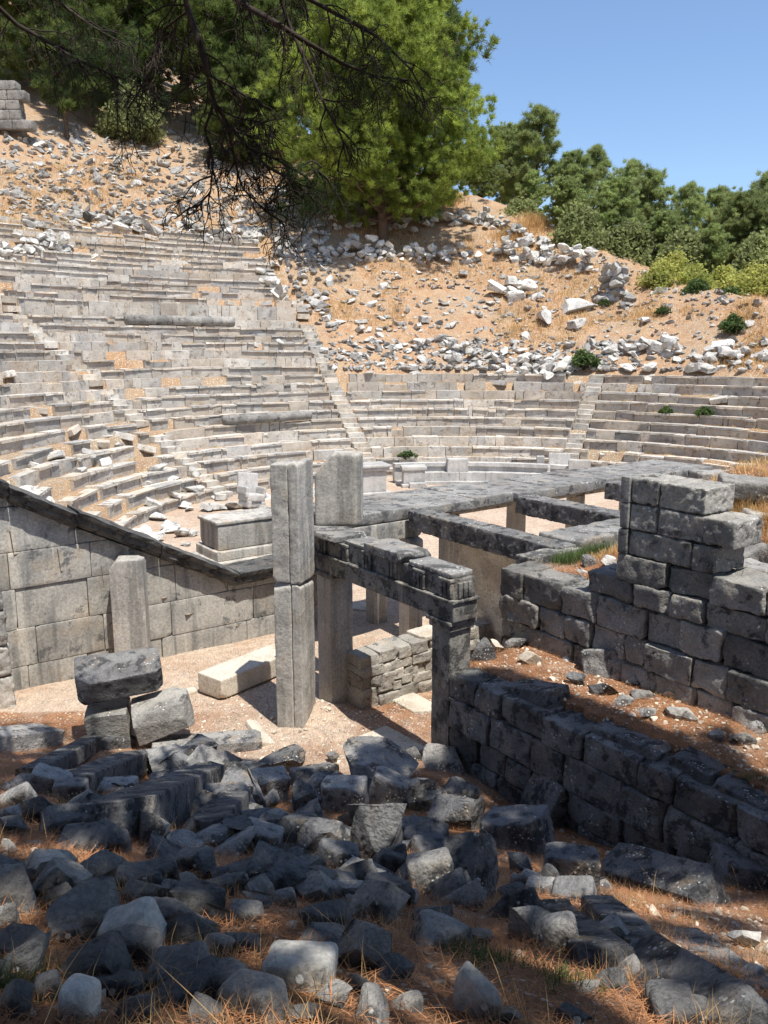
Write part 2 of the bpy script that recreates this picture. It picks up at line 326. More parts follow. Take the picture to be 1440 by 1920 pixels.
# ---- ground sheet
def axis(parts):
    a = []
    for lo, hi, stp in parts: a += list(np.arange(lo, hi, stp))
    return np.array(a)
def grid_mesh(xs, ys, zf, name, mat, dirtf, keep=None):
    X, Y = np.meshgrid(xs, ys, indexing='ij'); Z = zf(X, Y); n = len(ys); i, j = np.meshgrid(np.arange(len(xs) - 1), np.arange(n - 1), indexing='ij')
    Q = np.stack([i * n + j, (i + 1) * n + j, (i + 1) * n + j + 1, i * n + j + 1], -1).reshape(-1, 4)
    V = np.stack([X, Y, Z], -1).reshape(-1, 3)
    if keep is not None: Q = Q[keep(V[Q].mean(1))]
    return mesh_np(name, V, Q, mat, True, attrs={'dirt': dirtf(V[:, 0], V[:, 1])})
def gdirt(x, y):
    r = np.hypot(x - CX, y - CY); d = np.where(r < 13, 0.9, 0.0); s, t = st(x, y)
    d = np.maximum(d, 1.0 * np.exp(-(((x + 1.9) / 1.5) ** 2 + ((y - 12.2) / 1.6) ** 2)))
    d = np.maximum(d, 1.0 * np.exp(-(((x + 0.2) / 1.0) ** 2 + ((y - 11.2) / 1.0) ** 2)))
    d = np.maximum(d, np.where((y > 13) & (t < 4) & (s < -2.9), 0.9, 0)); d = np.maximum(d, np.where((y + .3 * x < 10), -0.35, d) if False else d)
    d = np.where((y + 0.3 * x < 9.5) & (t < 0.3), d - 0.35, d); d = np.maximum(d, 0.8 * np.exp(-(((x - 2.6) / 0.7) ** 2 + ((y - 4.6) / 0.8) ** 2)))
    return d
xs = axis([(-900, -60, 60), (-60, -12, 3), (-12, -9, 0.5), (-9, 9, 0.09), (9, 24, 0.4), (24, 60, 4), (60, 900, 60)]); ys = axis([(-900, -30, 60), (-30, -3, 2), (-3, 0, 0.3), (0, 16, 0.09), (16, 42, 0.35), (42, 60, 3), (60, 1500, 90)])
gm = grid_mesh(xs, ys, gh, 'ground', M['ground'], gdirt)
tag(link('ground', gm), kind='structure')
# ---- hillside with terraces
rs = [R0 - 0.3]
for k in range(ROWS_L + 1):
    a = rowr(k); rs += [a + 0.085, a + 0.115, a + 0.30] + ([a + 0.5] if k != 18 else [a + 0.5, a + 0.9])
rs = np.array(rs + list(np.arange(rs[-1] + 0.4, 60, 0.45)) + list(np.arange(60, 110, 1.2)) + list(np.arange(110, 420, 15)))
phs = np.concatenate([np.arange(-30, 30, 1.5), np.arange(30, 160, 0.4), np.arange(160, 245, 0.8)])
PH, RR = np.meshgrid(phs, rs, indexing='ij'); X = CX + RR * np.cos(np.radians(PH)); Y = CY + RR * np.sin(np.radians(PH))
Z = hill_z(X, Y); n = len(rs); i, j = np.meshgrid(np.arange(len(phs) - 1), np.arange(n - 1), indexing='ij')
Q = np.stack([i * n + j, i * n + j + 1, (i + 1) * n + j + 1, (i + 1) * n + j], -1).reshape(-1, 4)[:, ::-1]; V = np.stack([X, Y, Z], -1).reshape(-1, 3)
c = V[Q].mean(1); Q = Q[(wall_dist(c[:, 0], c[:, 1]) > 0.05)]
dirt = np.where(RR.ravel() < 20, 0.35, 0.1) + np.where(V[:, 0] < -4, 0.15, 0)
tag(link('hillside', mesh_np('hillside', V, Q, M['hill'], True, attrs={'dirt': dirt})), kind='structure')
# ------------------------------------------------------------ cavea seating
def hexa(mb, P, tone): mb.add(P, _hexF, tone)
def arc_block(mb, ra, rb, za, zb, pa, pb, tone, rg, jit=0.012):
    P = []
    for z in (za, zb):
        for (r_, p_) in ((ra, pa), (ra, pb), (rb, pb), (rb, pa)):
            x, y = polar(p_, r_); P.append((x, y, z))
    P = np.array(P)[[0, 3, 2, 1, 4, 7, 6, 5]]; P += rg.normal(0, jit, P.shape)
    hexa(mb, P, tone)
STAIRS = [148.0, 109.5, 66.0, 22.0]
def inframe(x, y, m=2.0): return abs(x) < 0.4645 * (y * CP + 1) + m and y > 12
def seating(name_label, pa, pb, nrows, seed, ruin=0.06):
    t = thing('seating_wedge', name_label, 'stone seating', (*polar((pa + pb) / 2, R0), 0), 'wedges of stone seat rows')
    rg = np.random.default_rng(seed); inv = Matrix.Translation(-t.location)
    for k in range(nrows):
        if k == 19: pass
        mb = MB(); r0 = rowr(k); zt = rowz(k); zb = (rowz(k - 1) if k else 0) - 0.08; p = pa + 0.2
        half = 0.42; endp = pb - 0.2
        hw = math.degrees(half / r0); p = pa + hw; endp = pb - hw
        if nrows == ROWS_R and k >= 9 and pb > 100: endp = pb - hw - (k - 8) * 1.0
        if nrows == ROWS_L and pa > 100 and pa < 120: p = pa + hw + max(0, k - 21) * 0.12
        run = 0
        while p < endp:
            if run <= 0: run = int(rg.integers(4, 11)); rdz = rg.normal(0, 0.012); rtone = rg.normal(-0.03, 0.07); rlip = rg.random() < 0.85; rdr = rg.normal(0, 0.02)
            run -= 1
            big = rg.random() < 0.55
            L = rg.uniform(0.7, 1.7) if big else rg.uniform(0.22, 0.6)
            q = min(p + math.degrees(L / r0), endp); x, y = polar((p + q) / 2, r0)
            if q - p < math.degrees(0.12 / r0): break
            wd = wall_dist(x, y); dmg = ruin * (3.2 if (wd < 6 and k < 8 and pa > 140) else 1) * (2.5 if k >= nrows - 2 else 1)
            if inframe(x, y) and wd > 0.75:
                if rg.random() > dmg:
                    tone = rtone + rg.normal(-0.03, 0.075); dz = rdz + (rg.normal(0, 0.006) if rg.random() < 0.9 else rg.normal(-0.05, 0.04)); dr = rdr + rg.normal(0, 0.010) - (0.05 if not big and rg.random() < 0.3 else 0)
                    if k == 18: dz *= 0.3; dr *= .3
                    th = 0.085 if rlip and rg.random() < 0.93 else 0.0
                    g_ = math.degrees(0.008 / r0)
                    arc_block(mb, r0 + dr, r0 + 0.36 + dr, zb, zt - th + dz, p + g_, q - g_, tone - 0.08 * (th > 0), rg)
                    if th: arc_block(mb, r0 - 0.065 + dr + rg.normal(0, .012), r0 + 0.40 + rg.normal(0, 0.06), zt - th + dz + 0.004, zt + dz + rg.normal(0.01, 0.01), p + g_ * 2, q - g_ * 2, tone + 0.05, rg, 0.01)
                elif rg.random() < 0.6:                     # a displaced or half sunken block
                    V, Fc = block(min(L, 0.8), 0.35, 0.26, int(rg.integers(9999)), 0.2, 0.02, 4, 3, 0.03); x2, y2 = polar((p + q) / 2, r0 + rg.uniform(0, 0.4))
                    V = V @ rotm(rg.normal(0, .25), rg.normal(0, .25), R((p + q) / 2 + 90) + rg.normal(0, .4)).T + np.array([x2, y2, zt - rg.uniform(0.05, 0.3)]); mb.add(V, Fc, rg.normal(0.05, .12))
            if rg.random() < 0.16 and inframe(x, y) and wd > 0.75:         # paving of the foot strip behind the seat
                pm_ = rg.uniform(p, q); arc_block(mb, r0 + 0.40, r0 + rg.uniform(0.55, 0.70), zt - 0.12, zt - rg.uniform(-0.01, 0.03), p + 0.03, q - 0.03, rg.normal(0.05, .15), rg, 0.02)
            p = q
        if mb.n:
            V = np.concatenate(mb.V) - np.array(t.location); me = mesh_np('seat_row', V, np.concatenate(mb.F), M['seat'], False, np.concatenate(mb.T)); link('seat_row', me, t)
    return t
seating('tall wedge of stone seats with a smooth back wall across it, left of centre', 109.5, 148.0, ROWS_L, 21, 0.045)
seating('half ruined left wedge of stone seats running down behind the sloping cornice', 148.0, 212.0, ROWS_L, 22, 0.10)
seating('low middle wedge of stone seats behind the curved bench, between two stairways', 66.0, 109.5, ROWS_R, 23, 0.035)
seating('low right wedge of dark fronted stone seats at the right edge of the photo', 8.0, 66.0, ROWS_R, 24, 0.05)
def stairway(ph, nrows, seed, label):
    t = thing('stone_stairway', label, 'stairs', (*polar(ph, R0), 0), 'stairways between the seating wedges'); rg = np.random.default_rng(seed); mb = MB()
    for k in range(nrows):
        for hstep in (0, 1):
            r0 = rowr(k) - 0.30 + 0.36 * hstep; hw = math.degrees(0.37 / r0); zt = (rowz(k - 1) if k else 0) + 0.21 * (hstep + 1) * (2 if k == 18 else 1) + 0.015
            x, y = polar(ph, r0)
            if rg.random() < 0.06 or not inframe(x, y): continue
            arc_block(mb, r0 + rg.normal(0, .02), r0 + 0.5, zt - 0.3, zt + rg.normal(0, .015), ph - hw, ph + hw, rg.normal(0.0, .12), rg, 0.015)
    V = np.concatenate(mb.V) - np.array(t.location); link('steps', mesh_np('steps', V, np.concatenate(mb.F), M['seat'], False, np.concatenate(mb.T)), t)
stairway(148, ROWS_L, 31, 'worn stairway climbing through the left seats, furthest left of the stairways')
stairway(109.5, 20, 32, 'stairway on the right edge of the tall left wedge, leading up towards the big pine')
stairway(66, ROWS_R, 33, 'straight brown stairway right of centre, above the pale stone throne')
# smooth wall slabs of the diazoma, as a parapet course
# ------------------------------------------------------------ generic placing
GR = 'foreground rubble stones'
def put_block(name, label, cat, loc, dims, yaw=0.0, tilt=(0, 0), mat='dark', seed=1, res=0.045, rough=0.014, chips=3, rnd=0.025, group=None, parent=None, freq=5.0, deep=0.12, pits=0.0):
    V, Fc = block(*dims, seed=seed, res=res, rough=rough, chips=chips, rnd=rnd, freq=freq, deep=deep, pits=pits)
    V[:, 2] += dims[2] / 2
    o = link(name, mesh_np(name, V, Fc, M[mat], True), parent, loc, (tilt[0], tilt[1], yaw))
    if label: tag(o, label, cat, group)
    return o
def rock_px(x0, y0, x1, y1, mat='rubble', kind='r', label=None, yaw=None, tilt=None, lift=0.0, fl=None, cat='stone', hk=1.0):
    cx = (x0 + x1) / 2; sd_ = int(x0 * 7 + y0 * 13) % 9973; rg = np.random.default_rng(sd_)
    p = on(cx, y1 - 0.30 * (y1 - y0), lift); D = depth(p); Wm = (x1 - x0) / F * D * 1.04; Him = (y1 - y0) / F * D
    al = math.atan2(CAMZ - p.z, p.y); dd = Wm * rg.uniform(0.6, 0.85); Hm = (Him - dd * math.sin(al) * 0.62) / math.cos(al); Hm = min(max(Hm, 0.34 * Wm), 1.15 * Wm) * hk
    if fl: Hm = fl * Wm
    tl = tilt if tilt is not None else (rg.normal(0, 0.22), rg.normal(0, 0.22)); yw = rg.uniform(-0.5, 0.5) if yaw is None else yaw
    n = int(min(44, max(14, Wm / 0.014)))
    if kind == 'b': V, Fc = block(Wm * 0.84, dd * 0.9, Hm * 1.1, seed=sd_, res=max(0.022, Wm / 26), rough=0.03 * min(1, Wm * 2), chips=7, rnd=0.03, freq=5, deep=0.25)
    else: V, Fc = rock(Wm * 1.03, dd * 1.1, Hm * 1.35, seed=sd_, n=n, planes=int(rg.integers(9, 14)), rough=0.045, freq=1.9, lo=0.42, hi=0.78)
    o = link('rock' if kind == 'r' else 'stone_block', crisp(mesh_np('rock', V, Fc, M[mat], True)), None, (p.x, p.y, p.z + Hm * 0.33), (tl[0], tl[1], yw))
    tag(o, label, cat, GR); return o
def slab_px(a, b, wid, hgt, label, mat='rubble', lift=0.1, roll=0.0, seed=None, name='stone_slab', rough=0.022, cat='stone slab', res=0.035, chips=5, zb=None, group=GR):
    pa, pb = on(*a, lift), on(*b, lift)
    if zb: pa, pb = pY(a[0], a[1], zb[0]), pY(b[0], b[1], zb[1])
    d = pb - pa; L = d.length; yaw = math.atan2(d.y, d.x); pit = math.asin(max(-1, min(1, d.z / L)))
    V, Fc = block(L, wid, hgt, seed=seed or int(a[0] * 3 + a[1]), res=res, rough=rough * 0.6, chips=chips, rnd=0.02, freq=2.2, deep=0.16 + 0.012 * chips)
    V[:, 2] -= hgt / 2
    q = Matrix.Rotation(yaw, 4, 'Z') @ Matrix.Rotation(-pit, 4, 'Y') @ Matrix.Rotation(roll, 4, 'X')
    o = link(name, crisp(mesh_np(name, V, Fc, M[mat], True)), None, (pa + pb) / 2, q.to_euler()); tag(o, label, cat, group); return o
# ------------------------------------------------------------ the parodos gate
gate = thing('gateway', 'ruined stone gateway whose triglyph lintel spans two square posts, in the centre', 'gateway', uv(-1.7, 0.2, 0))
gi = gate.matrix_world; GO = np.array(gate.location)
def gpart(name, s0, s1, t0, t1, z0, z1, mat, seed, parent, res=0.05, rough=0.01, chips=2, rnd=0.012, base=GO, deep=0.06, pits=0, freq=5, label=None, mk=None):
    V, Fc = block(s1 - s0, t1 - t0, z1 - z0, seed=seed, res=res, rough=rough, chips=chips, rnd=rnd, deep=deep, pits=pits, freq=freq)
    c_ = uv((s0 + s1) / 2, (t0 + t1) / 2, (z0 + z1) / 2); V = V @ rotm(0, 0, YAW).T + np.array(c_) - base
    if mk is not None: mk.add(V, Fc, 0 if label is None else label); return None
    o = link(name, mesh_np(name, V, Fc, M[mat], True), parent)
    if label: o['label'] = label
    return o
# posts (right-near and left-far), with capitals
pr = gpart('post', -0.42, -0.04, 0.03, 0.42, -0.3, 2.28, 'lintel', 41, gate, 0.04, 0.012, 2)
mb = MB()
gpart('', -0.50, 0.03, -0.03, 0.47, 2.29, 2.35, 'lintel', 42, None, 0.05, 0.004, 1, mk=mb); gpart('', -0.46, 0.0, 0.0, 0.44, 2.20, 2.287, 'lintel', 43, None, 0.05, 0.004, 1, mk=mb)
mb.build('capital', M['lintel'], pr, True)
plf = gpart('post', -3.48, -3.06, 0.03, 0.48, -0.1, 2.26, 'pier', 44, gate, 0.04, 0.01, 2)
mb = MB(); gpart('', -3.55, -3.0, -0.02, 0.52, 2.27, 2.35, 'lintel', 45, None, 0.05, 0.004, 1, mk=mb); mb.build('capital', M['lintel'], plf, True)
gpart('architrave', -3.62, 0.06, 0.0, 0.43, 2.355, 2.62, 'lintel', 46, gate, 0.04, 0.006, 2, deep=0.03)
gpart('taenia', -3.62, 0.09, -0.035, 0.455, 2.625, 2.665, 'lintel', 47, gate, 0.05, 0.003, 1, deep=0.02)
fz = gpart('frieze', -3.60, 0.04, 0.03, 0.41, 2.67, 2.95, 'lintel', 48, gate, 0.04, 0.008, 5, deep=0.05)
for i, s in enumerate((-3.25, -2.62, -1.97, -1.33, -0.70, -0.12)):
    mb = MB()
    for dx in (-0.085, 0.0, 0.085): gpart('', s + dx - 0.034, s + dx + 0.034, -0.012, 0.06, 2.68, 2.90, '', 50 + i, None, 0.06, 0.002, 0, 0.012, mk=mb)
    gpart('', s - 0.13, s + 0.13, -0.02, 0.06, 2.902, 2.945, '', 50 + i, None, 0.06, 0.002, 0, 0.008, mk=mb)
    mb.build('triglyph', M['lintel'], gate, True)
mb = MB()      # end-face triglyph
for dt in (0.13, 0.215, 0.30): gpart('', 0.02, 0.065, dt - 0.034, dt + 0.034, 2.68, 2.90, '', 61, None, 0.06, 0.002, 0, 0.012, mk=mb)
mb.build('triglyph', M['lintel'], gate, True)
gpart('cornice_block', -3.75, -2.70, -0.14, 0.55, 2.955, 3.04, 'beam', 62, gate, 0.035, 0.012, 9, deep=0.14)
gpart('cornice_block', -2.62, -1.86, 0.02, 0.50, 2.955, 3.01, 'beam', 63, gate, 0.035, 0.012, 6, deep=0.14)
gpart('cornice_block', -1.98, -1.02, -0.06, 0.50, 2.955, 3.10, 'beam', 64, gate, 0.035, 0.014, 8, deep=0.16)
gpart('cornice_block', -0.98, -0.02, 0.02, 0.44, 2.955, 3.02, 'beam', 65, gate, 0.035, 0.012, 4, deep=0.1)
# upright block standing on the lintel
V, Fc = block(0.78, 0.42, 1.24, seed=71, res=0.035, rough=0.014, chips=3, rnd=0.05)
nn = np.array([-0.75, -0.1, 0.65]); nn /= np.linalg.norm(nn); x_ = V @ nn - 0.47; m_ = x_ > 0; V[m_] -= np.outer(x_[m_], nn)
V[:, 2] += 0.62; pu = pz(636, 985, 3.04)
o = link('upright_block', mesh_np('upright_block', V, Fc, M['pier'], True), None, (pu.x + 0.0, pu.y + 0.12, 3.04), (0, 0, -0.12))
tag(o, 'upright weathered block with a broken slanting corner, standing on the gate lintel', 'stone block')
# the tall pier
tp = thing('stone_pier', 'tallest square pier of pale streaked stone, left of the gateway', 'pier', (-1.34, 12.3, 0))
yw = R(-16)
def pier_piece(z0, z1, w1, w2, off, seed, name, label=None):
    V, Fc = block(w1, w2, z1 - z0, seed=seed, res=0.03, rough=0.013, chips=6, rnd=0.018, deep=0.07); V += np.array([off + w1 / 2 - 0.40, w2 / 2, (z0 + z1) / 2]); V = V @ rotm(0, 0, yw).T
    o = link(name, mesh_np(name, V, Fc, M['pier'], True), tp); return o
pier_piece(-0.3, 2.42, 0.29, 0.66, 0.0, 81, 'shaft'); pier_piece(-0.3, 2.40, 0.15, 0.60, 0.298, 82, 'shaft')
pier_piece(2.43, 4.28, 0.28, 0.62, -0.01, 83, 'shaft'); pier_piece(2.41, 4.31, 0.16, 0.66, 0.282, 84, 'shaft')
# ------------------------------------------------------------ analemma (retaining wall) on the left
an = thing('retaining_wall', 'smooth pale ashlar retaining wall on the left, under the sloping dark cornice', 'wall', (-4.5, 15.4, 0)); AO = np.array(an.location)
Lw = 6.4; aw = math.atan2(WD[1], WD[0])
def wtop(a): return np.interp(a, [-2.5, 0, 1.35, 4.60, 7.0], [5.1, 3.68, 2.92, 1.22, 1.30])
def wpt(a, o_=0.0, z=0.0):
    p = WP + WD * a + WN * o_; return np.array([p[0], p[1], z])
rgw = np.random.default_rng(5); mb = MB(); zc = -0.2; ci = 0; hs = [0.62, 0.70, 0.74, 0.66, 0.80, 0.62, 0.7]
while zc < 4.7:
    h_ = hs[ci % len(hs)]; a = -2.6 + rgw.uniform(-0.4, 0)
    while a < 6.9:
        L = rgw.uniform(1.0, 2.0); b_ = min(a + L, 6.9); tcut = [wtop(a) - zc, wtop(b_) - zc]
        if max(tcut) > 0.03 and b_ - a > 0.1:
            V, Fc = block(b_ - a - 0.012, 0.5, h_ - 0.01, seed=int(rgw.integers(9999)), res=0.08, rough=0.006, chips=2, rnd=0.006, deep=0.05)
            V += np.array([(a + b_) / 2, 0.25 + rgw.normal(0, 0.008), zc + h_ / 2]); lim = wtop(V[:, 0]) - 0.01; V[:, 2] = np.minimum(V[:, 2], lim)
            V = V @ rotm(0, 0, aw).T + np.array([WP[0], WP[1], 0]) - AO; mb.add(V, Fc, rgw.normal(0, 0.10))
        a = b_
    zc += h_; ci += 1
mb.build('masonry', M['wall'], an, True)
# sloping moulded cornice
prof = np.array([(-0.02, 0.0), (-0.10, 0.03), (-0.13, 0.08), (-0.20, 0.10), (-0.21, 0.20), (-0.27, 0.225), (-0.30, 0.30), (-0.12, 0.335), (0.50, 0.33), (0.52, 0.0)])
def cornice(a0, a1, seed, dz=0.0):
    n = max(3, int((a1 - a0) / 0.08)); A = np.linspace(a0, a1, n); V = []
    for a in A:
        zt = wtop(a); P = [wpt(a, o_, zt + z_ + dz) for o_, z_ in prof]; V += P
    V = np.array(V) - AO; V += 0.03 * np.stack([fbm(V * 4 + seed, 3, 1), fbm(V * 4 + seed, 3, 2), fbm(V * 4 + seed, 3, 3)], -1) + 0.007 * fbm(V * 16, 2, 5)[:, None]
    m = len(prof); Fs = []
    for i in range(n - 1):
        for j in range(m): Fs.append((i * m + j, i * m + (j + 1) % m, (i + 1) * m + (j + 1) % m, (i + 1) * m + j))
    fl = [tuple(range(m))[::-1], tuple((n - 1) * m + k_ for k_ in range(m))]
    link('cornice', mesh_np('cornice', V, [tuple(int(q_) for q_ in f_) for f_ in Fs] + fl, M['soot']), an)
cornice(-2.5, 0.4, 1); cornice(0.43, 1.5, 2, -0.03); cornice(1.53, 3.0, 3, 0.015); cornice(3.02, 4.6, 4, -0.012); cornice(4.605, 6.95, 5)
# engaged pilaster
pp = pz(250, 1262, 0.0); put_block('stone_pilaster', 'short dark streaked pilaster standing against the smooth retaining wall', 'pillar', (pp.x, pp.y + 0.06, -0.1), (0.60, 0.42, 2.32), aw - 0.75 + 0.25, mat='pier', seed=91, res=0.05, rough=0.006, rnd=0.015)
# rough pier at the far left edge
rp = thing('rusticated_pier', 'rough bossed masonry pier cut off by the left edge of the photo', 'pier', pz(-22, 1330, 0)); zc = -0.2
for i, h_ in enumerate((0.75, 0.52, 0.62, 0.5, 0.55)):
    V, Fc = block(0.85, 0.5, h_ - 0.015, seed=100 + i, res=0.035, rough=0.035, chips=3, rnd=0.05, freq=5, pits=0.03); V = V @ rotm(0, 0, aw - 0.1).T + np.array([-0.08 - 0.02 * i, 0.15, zc + h_ / 2])
    link('block', mesh_np('block', V, Fc, M['pier' if i in (0, 1) else 'dark'], True), rp); zc += h_
# ------------------------------------------------------------ masonry walls of the stage building
def ashlar(label, s0, s1, t0, t1, z0, topf, seed, mat, hs, Lr=(0.45, 1.0), rough=0.03, pits=0.02, res=0.04, cat='wall', name='ruined_wall', jut=0.03, flat=False):
    th = thing(name, label, cat, uv((s0 + s1) / 2, (t0 + t1) / 2, z0)); B = np.array(th.location); rg = np.random.default_rng(seed); mb = MB(); z = z0; ci = 0
    alongt = (t1 - t0) > (s1 - s0); e0, e1 = (t0, t1) if alongt else (s0, s1)
    while True:
        h_ = hs[ci % len(hs)]; a = e0 - rg.uniform(0, 0.3) * (ci % 2); anyb = False
        while a < e1 - 0.05:
            b_ = min(a + rg.uniform(*Lr), e1)
            if e1 - b_ < 0.18: b_ = e1
            aa = max(a, e0); top = topf((aa + b_) / 2)
            if z + h_ * 0.6 < top and b_ - aa > 0.08:
                anyb = True; j = rg.uniform(-jut, jut); zz = z + h_
                dims = (b_ - aa - 0.012, (t1 - t0 if not alongt else s1 - s0) + 2 * j, h_ - 0.012)
                V, Fc = block(*dims, seed=int(rg.integers(9999)), res=res, rough=rough * rg.uniform(0.6, 1.1), chips=3, rnd=rg.uniform(0.012, 0.035), freq=rg.uniform(3, 7), pits=pits, deep=0.16)
                if alongt: V = V[:, [1, 0, 2]] * np.array([-1, 1, 1])
                c_ = uv((aa + b_) / 2, (t0 + t1) / 2, 0) if not alongt else uv((s0 + s1) / 2, (aa + b_) / 2, 0)
                V = V @ rotm(0, 0, YAW).T + np.array([c_.x, c_.y, (z + zz) / 2]) - B; mb.add(V, Fc, rg.normal(0, 0.15))
            a = b_
        z += h_; ci += 1
        if not anyb: break
    mb.build('masonry', M[mat], th, True); return th
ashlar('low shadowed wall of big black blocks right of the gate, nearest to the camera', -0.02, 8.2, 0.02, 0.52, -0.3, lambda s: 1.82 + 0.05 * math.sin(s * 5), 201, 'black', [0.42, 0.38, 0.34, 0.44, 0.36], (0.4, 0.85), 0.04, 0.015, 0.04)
def wtopf(s):
    if s < 0.75: return 2.82
    if s < 1.45: return 3.0
    return 3.35
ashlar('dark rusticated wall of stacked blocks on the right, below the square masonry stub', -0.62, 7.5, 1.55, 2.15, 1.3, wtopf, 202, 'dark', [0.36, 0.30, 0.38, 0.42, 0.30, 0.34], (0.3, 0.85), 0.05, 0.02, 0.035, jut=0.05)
rt = thing('masonry_stub', 'square stub of three bossed courses with a smooth corner strip, standing on the right wall', 'masonry stub', uv(2.1, 1.8, 3.3)); B = np.array(rt.location)
for i, (s1_, ) in enumerate(((2.88,), (3.08,), (2.84,))):
    z0 = 3.405 + 0.335 * i; a = 1.62
    mb = MB()
    sp_ = [(1.64, 2.05 + 0.5 * (i == 0), ), (2.05 + 0.5 * (i == 0), s1_ - 0.15 * (i == 2))]
    for q_, (aa, bb) in enumerate(sp_):
        V, Fc = block(bb - aa - 0.01, 0.62, 0.325, seed=300 + i * 5 + q_, res=0.028, rough=0.02, chips=2, rnd=0.025, freq=6, pits=0.035, deep=0.06); c_ = uv((aa + bb) / 2, 1.86, z0 + 0.165); V = V @ rotm(0, 0, YAW).T + np.array(c_) - B; mb.add(V, Fc, 0.0)
    mb.build('bossed_course', M['dark'], rt, True)
    gpart('corner_strip', 1.50, 1.635, 1.52, 2.15, z0 + 0.005, z0 + 0.33, 'beam', 320 + i, rt, 0.05, 0.006, 1, 0.01, base=B)
# proskenion: strip of roof slabs, beams, pillars
pk = thing('stage_terrace', 'dark roof slabs and deep beams of the stage terrace behind the gate', 'stage'); 
pk.location = uv(-4, 4, 0); B = np.array(pk.location); rgp = np.random.default_rng(9); a = 1.35; k = 0
while a < 13.5:
    L = rgp.uniform(1.2, 1.9); gpart('roof_slab', -6.55 + rgp.normal(0, .04), -4.75 + rgp.normal(0, .05), a, min(a + L, 13.6) - 0.015, 2.60 + (0.02 if k % 2 else 0), 2.83 + rgp.normal(0, .012), 'beam', 400 + k, pk, 0.09, 0.02, 3, 0.03, base=B); a += L; k += 1
gpart('architrave', -4.98, -4.72 - 0.1, 1.5, 3.4, 2.22, 2.59, 'wall', 420, pk, 0.08, 0.006, 2, base=B); gpart('architrave', -6.4, -6.1, 1.4, 13.4, 2.2, 2.59, 'wall', 421, pk, 0.12, 0.006, 2, base=B)
def beam(s0, s1, t0, t1, z0, z1, seed): gpart('beam', s0, s1, t0, t1, z0, z1, 'black', seed, pk, 0.035, 0.016, 3, 0.025, base=B, pits=0.03, freq=8)
beam(-4.73, -0.75, 2.95, 3.40, 2.42, 2.82, 430); beam(-4.72, -1.45, 5.95, 6.45, 2.40, 2.80, 431); beam(-4.72, -1.45, 9.0, 9.5, 2.40, 2.82, 432)
gpart('beam', -1.62, -0.78, 3.42, 5.93, 2.40, 2.86, 'beam', 433, pk, 0.05, 0.03, 6, 0.04, base=B, label='pale lichened cross beam'); gpart('beam', -1.62, -0.80, 6.47, 9.4, 2.42, 2.84, 'beam', 434, pk, 0.06, 0.03, 6, 0.04, base=B)
for t_ in (3.1, 5.2, 7.4, 9.6, 11.8): gpart('pillar', -6.42, -6.08, t_, t_ + 0.35, -0.1, 2.2, 'pier', 440 + int(t_), pk, 0.08, 0.005, 1, 0.01, base=B)
gpart('pillar', -5.1, -4.75, 3.02, 3.38, -0.1, 2.21, 'pier', 450, pk, 0.08, 0.005, 1, 0.01, base=B)
gpart('inner_wall', -3.75, -1.0, 3.46, 3.9, -0.1, 2.40, 'cream', 451, pk, 0.08, 0.012, 1, 0.015, base=B)
gpart('inner_wall', -1.5, -1.05, 3.95, 9.3, -0.1, 2.40, 'cream', 452, pk, 0.12, 0.012, 1, 0.015, base=B)
gpart('inner_wall', -0.98, -0.62, 2.2, 3.4, -0.1, 2.78, 'lintel', 453, pk, 0.08, 0.012, 1, 0.015, base=B)
# low rubble wall seen through the gate
lw = thing('rubble_wall', 'low rough wall of small pale stones seen through the gate opening', 'wall', uv(-2.85, 1.6, 0)); B = np.array(lw.location); rgr = np.random.default_rng(77); mb = MB()
z = 0.0
while z < 0.84:
    h_ = rgr.uniform(0.14, 0.24); t_ = 0.35
    while t_ < 3.2:
        L = rgr.uniform(0.16, 0.5); V, Fc = block(L * 1.0, 0.5, h_ * 1.06, seed=int(rgr.integers(9999)), res=0.035, rough=0.035, chips=6, rnd=0.02, freq=4, deep=0.22); V = V[:, [1, 0, 2]] * np.array([-1, 1, 1]); c_ = uv(-2.85 + rgr.normal(0, .015), t_ + L / 2, z + h_ / 2 + rgr.normal(0, .02)); V = V @ rotm(0, 0, YAW).T + np.array(c_) - B; mb.add(V, Fc, rgr.normal(-0.02, .12)); t_ += L
    z += h_
mb.build('stonework', M['rubble_wall'], lw, False)
V, Fc = block(0.38, 2.8, 0.78, seed=5, res=0.15, rough=0.01, chips=0); V = V @ rotm(0, 0, YAW).T + np.array(uv(-2.85, 1.78, 0.38)) - B; link('mortar_core', mesh_np('mortar_core', V, Fc, M['cream'], True), lw)
put_block('stone_slab', 'pale flat slab lying on the low rubble wall behind the gate', 'stone slab', uv(-2.85, 2.1, 0.93), (0.5, 0.9, 0.1), YAW, mat='cream', seed=8, chips=6)
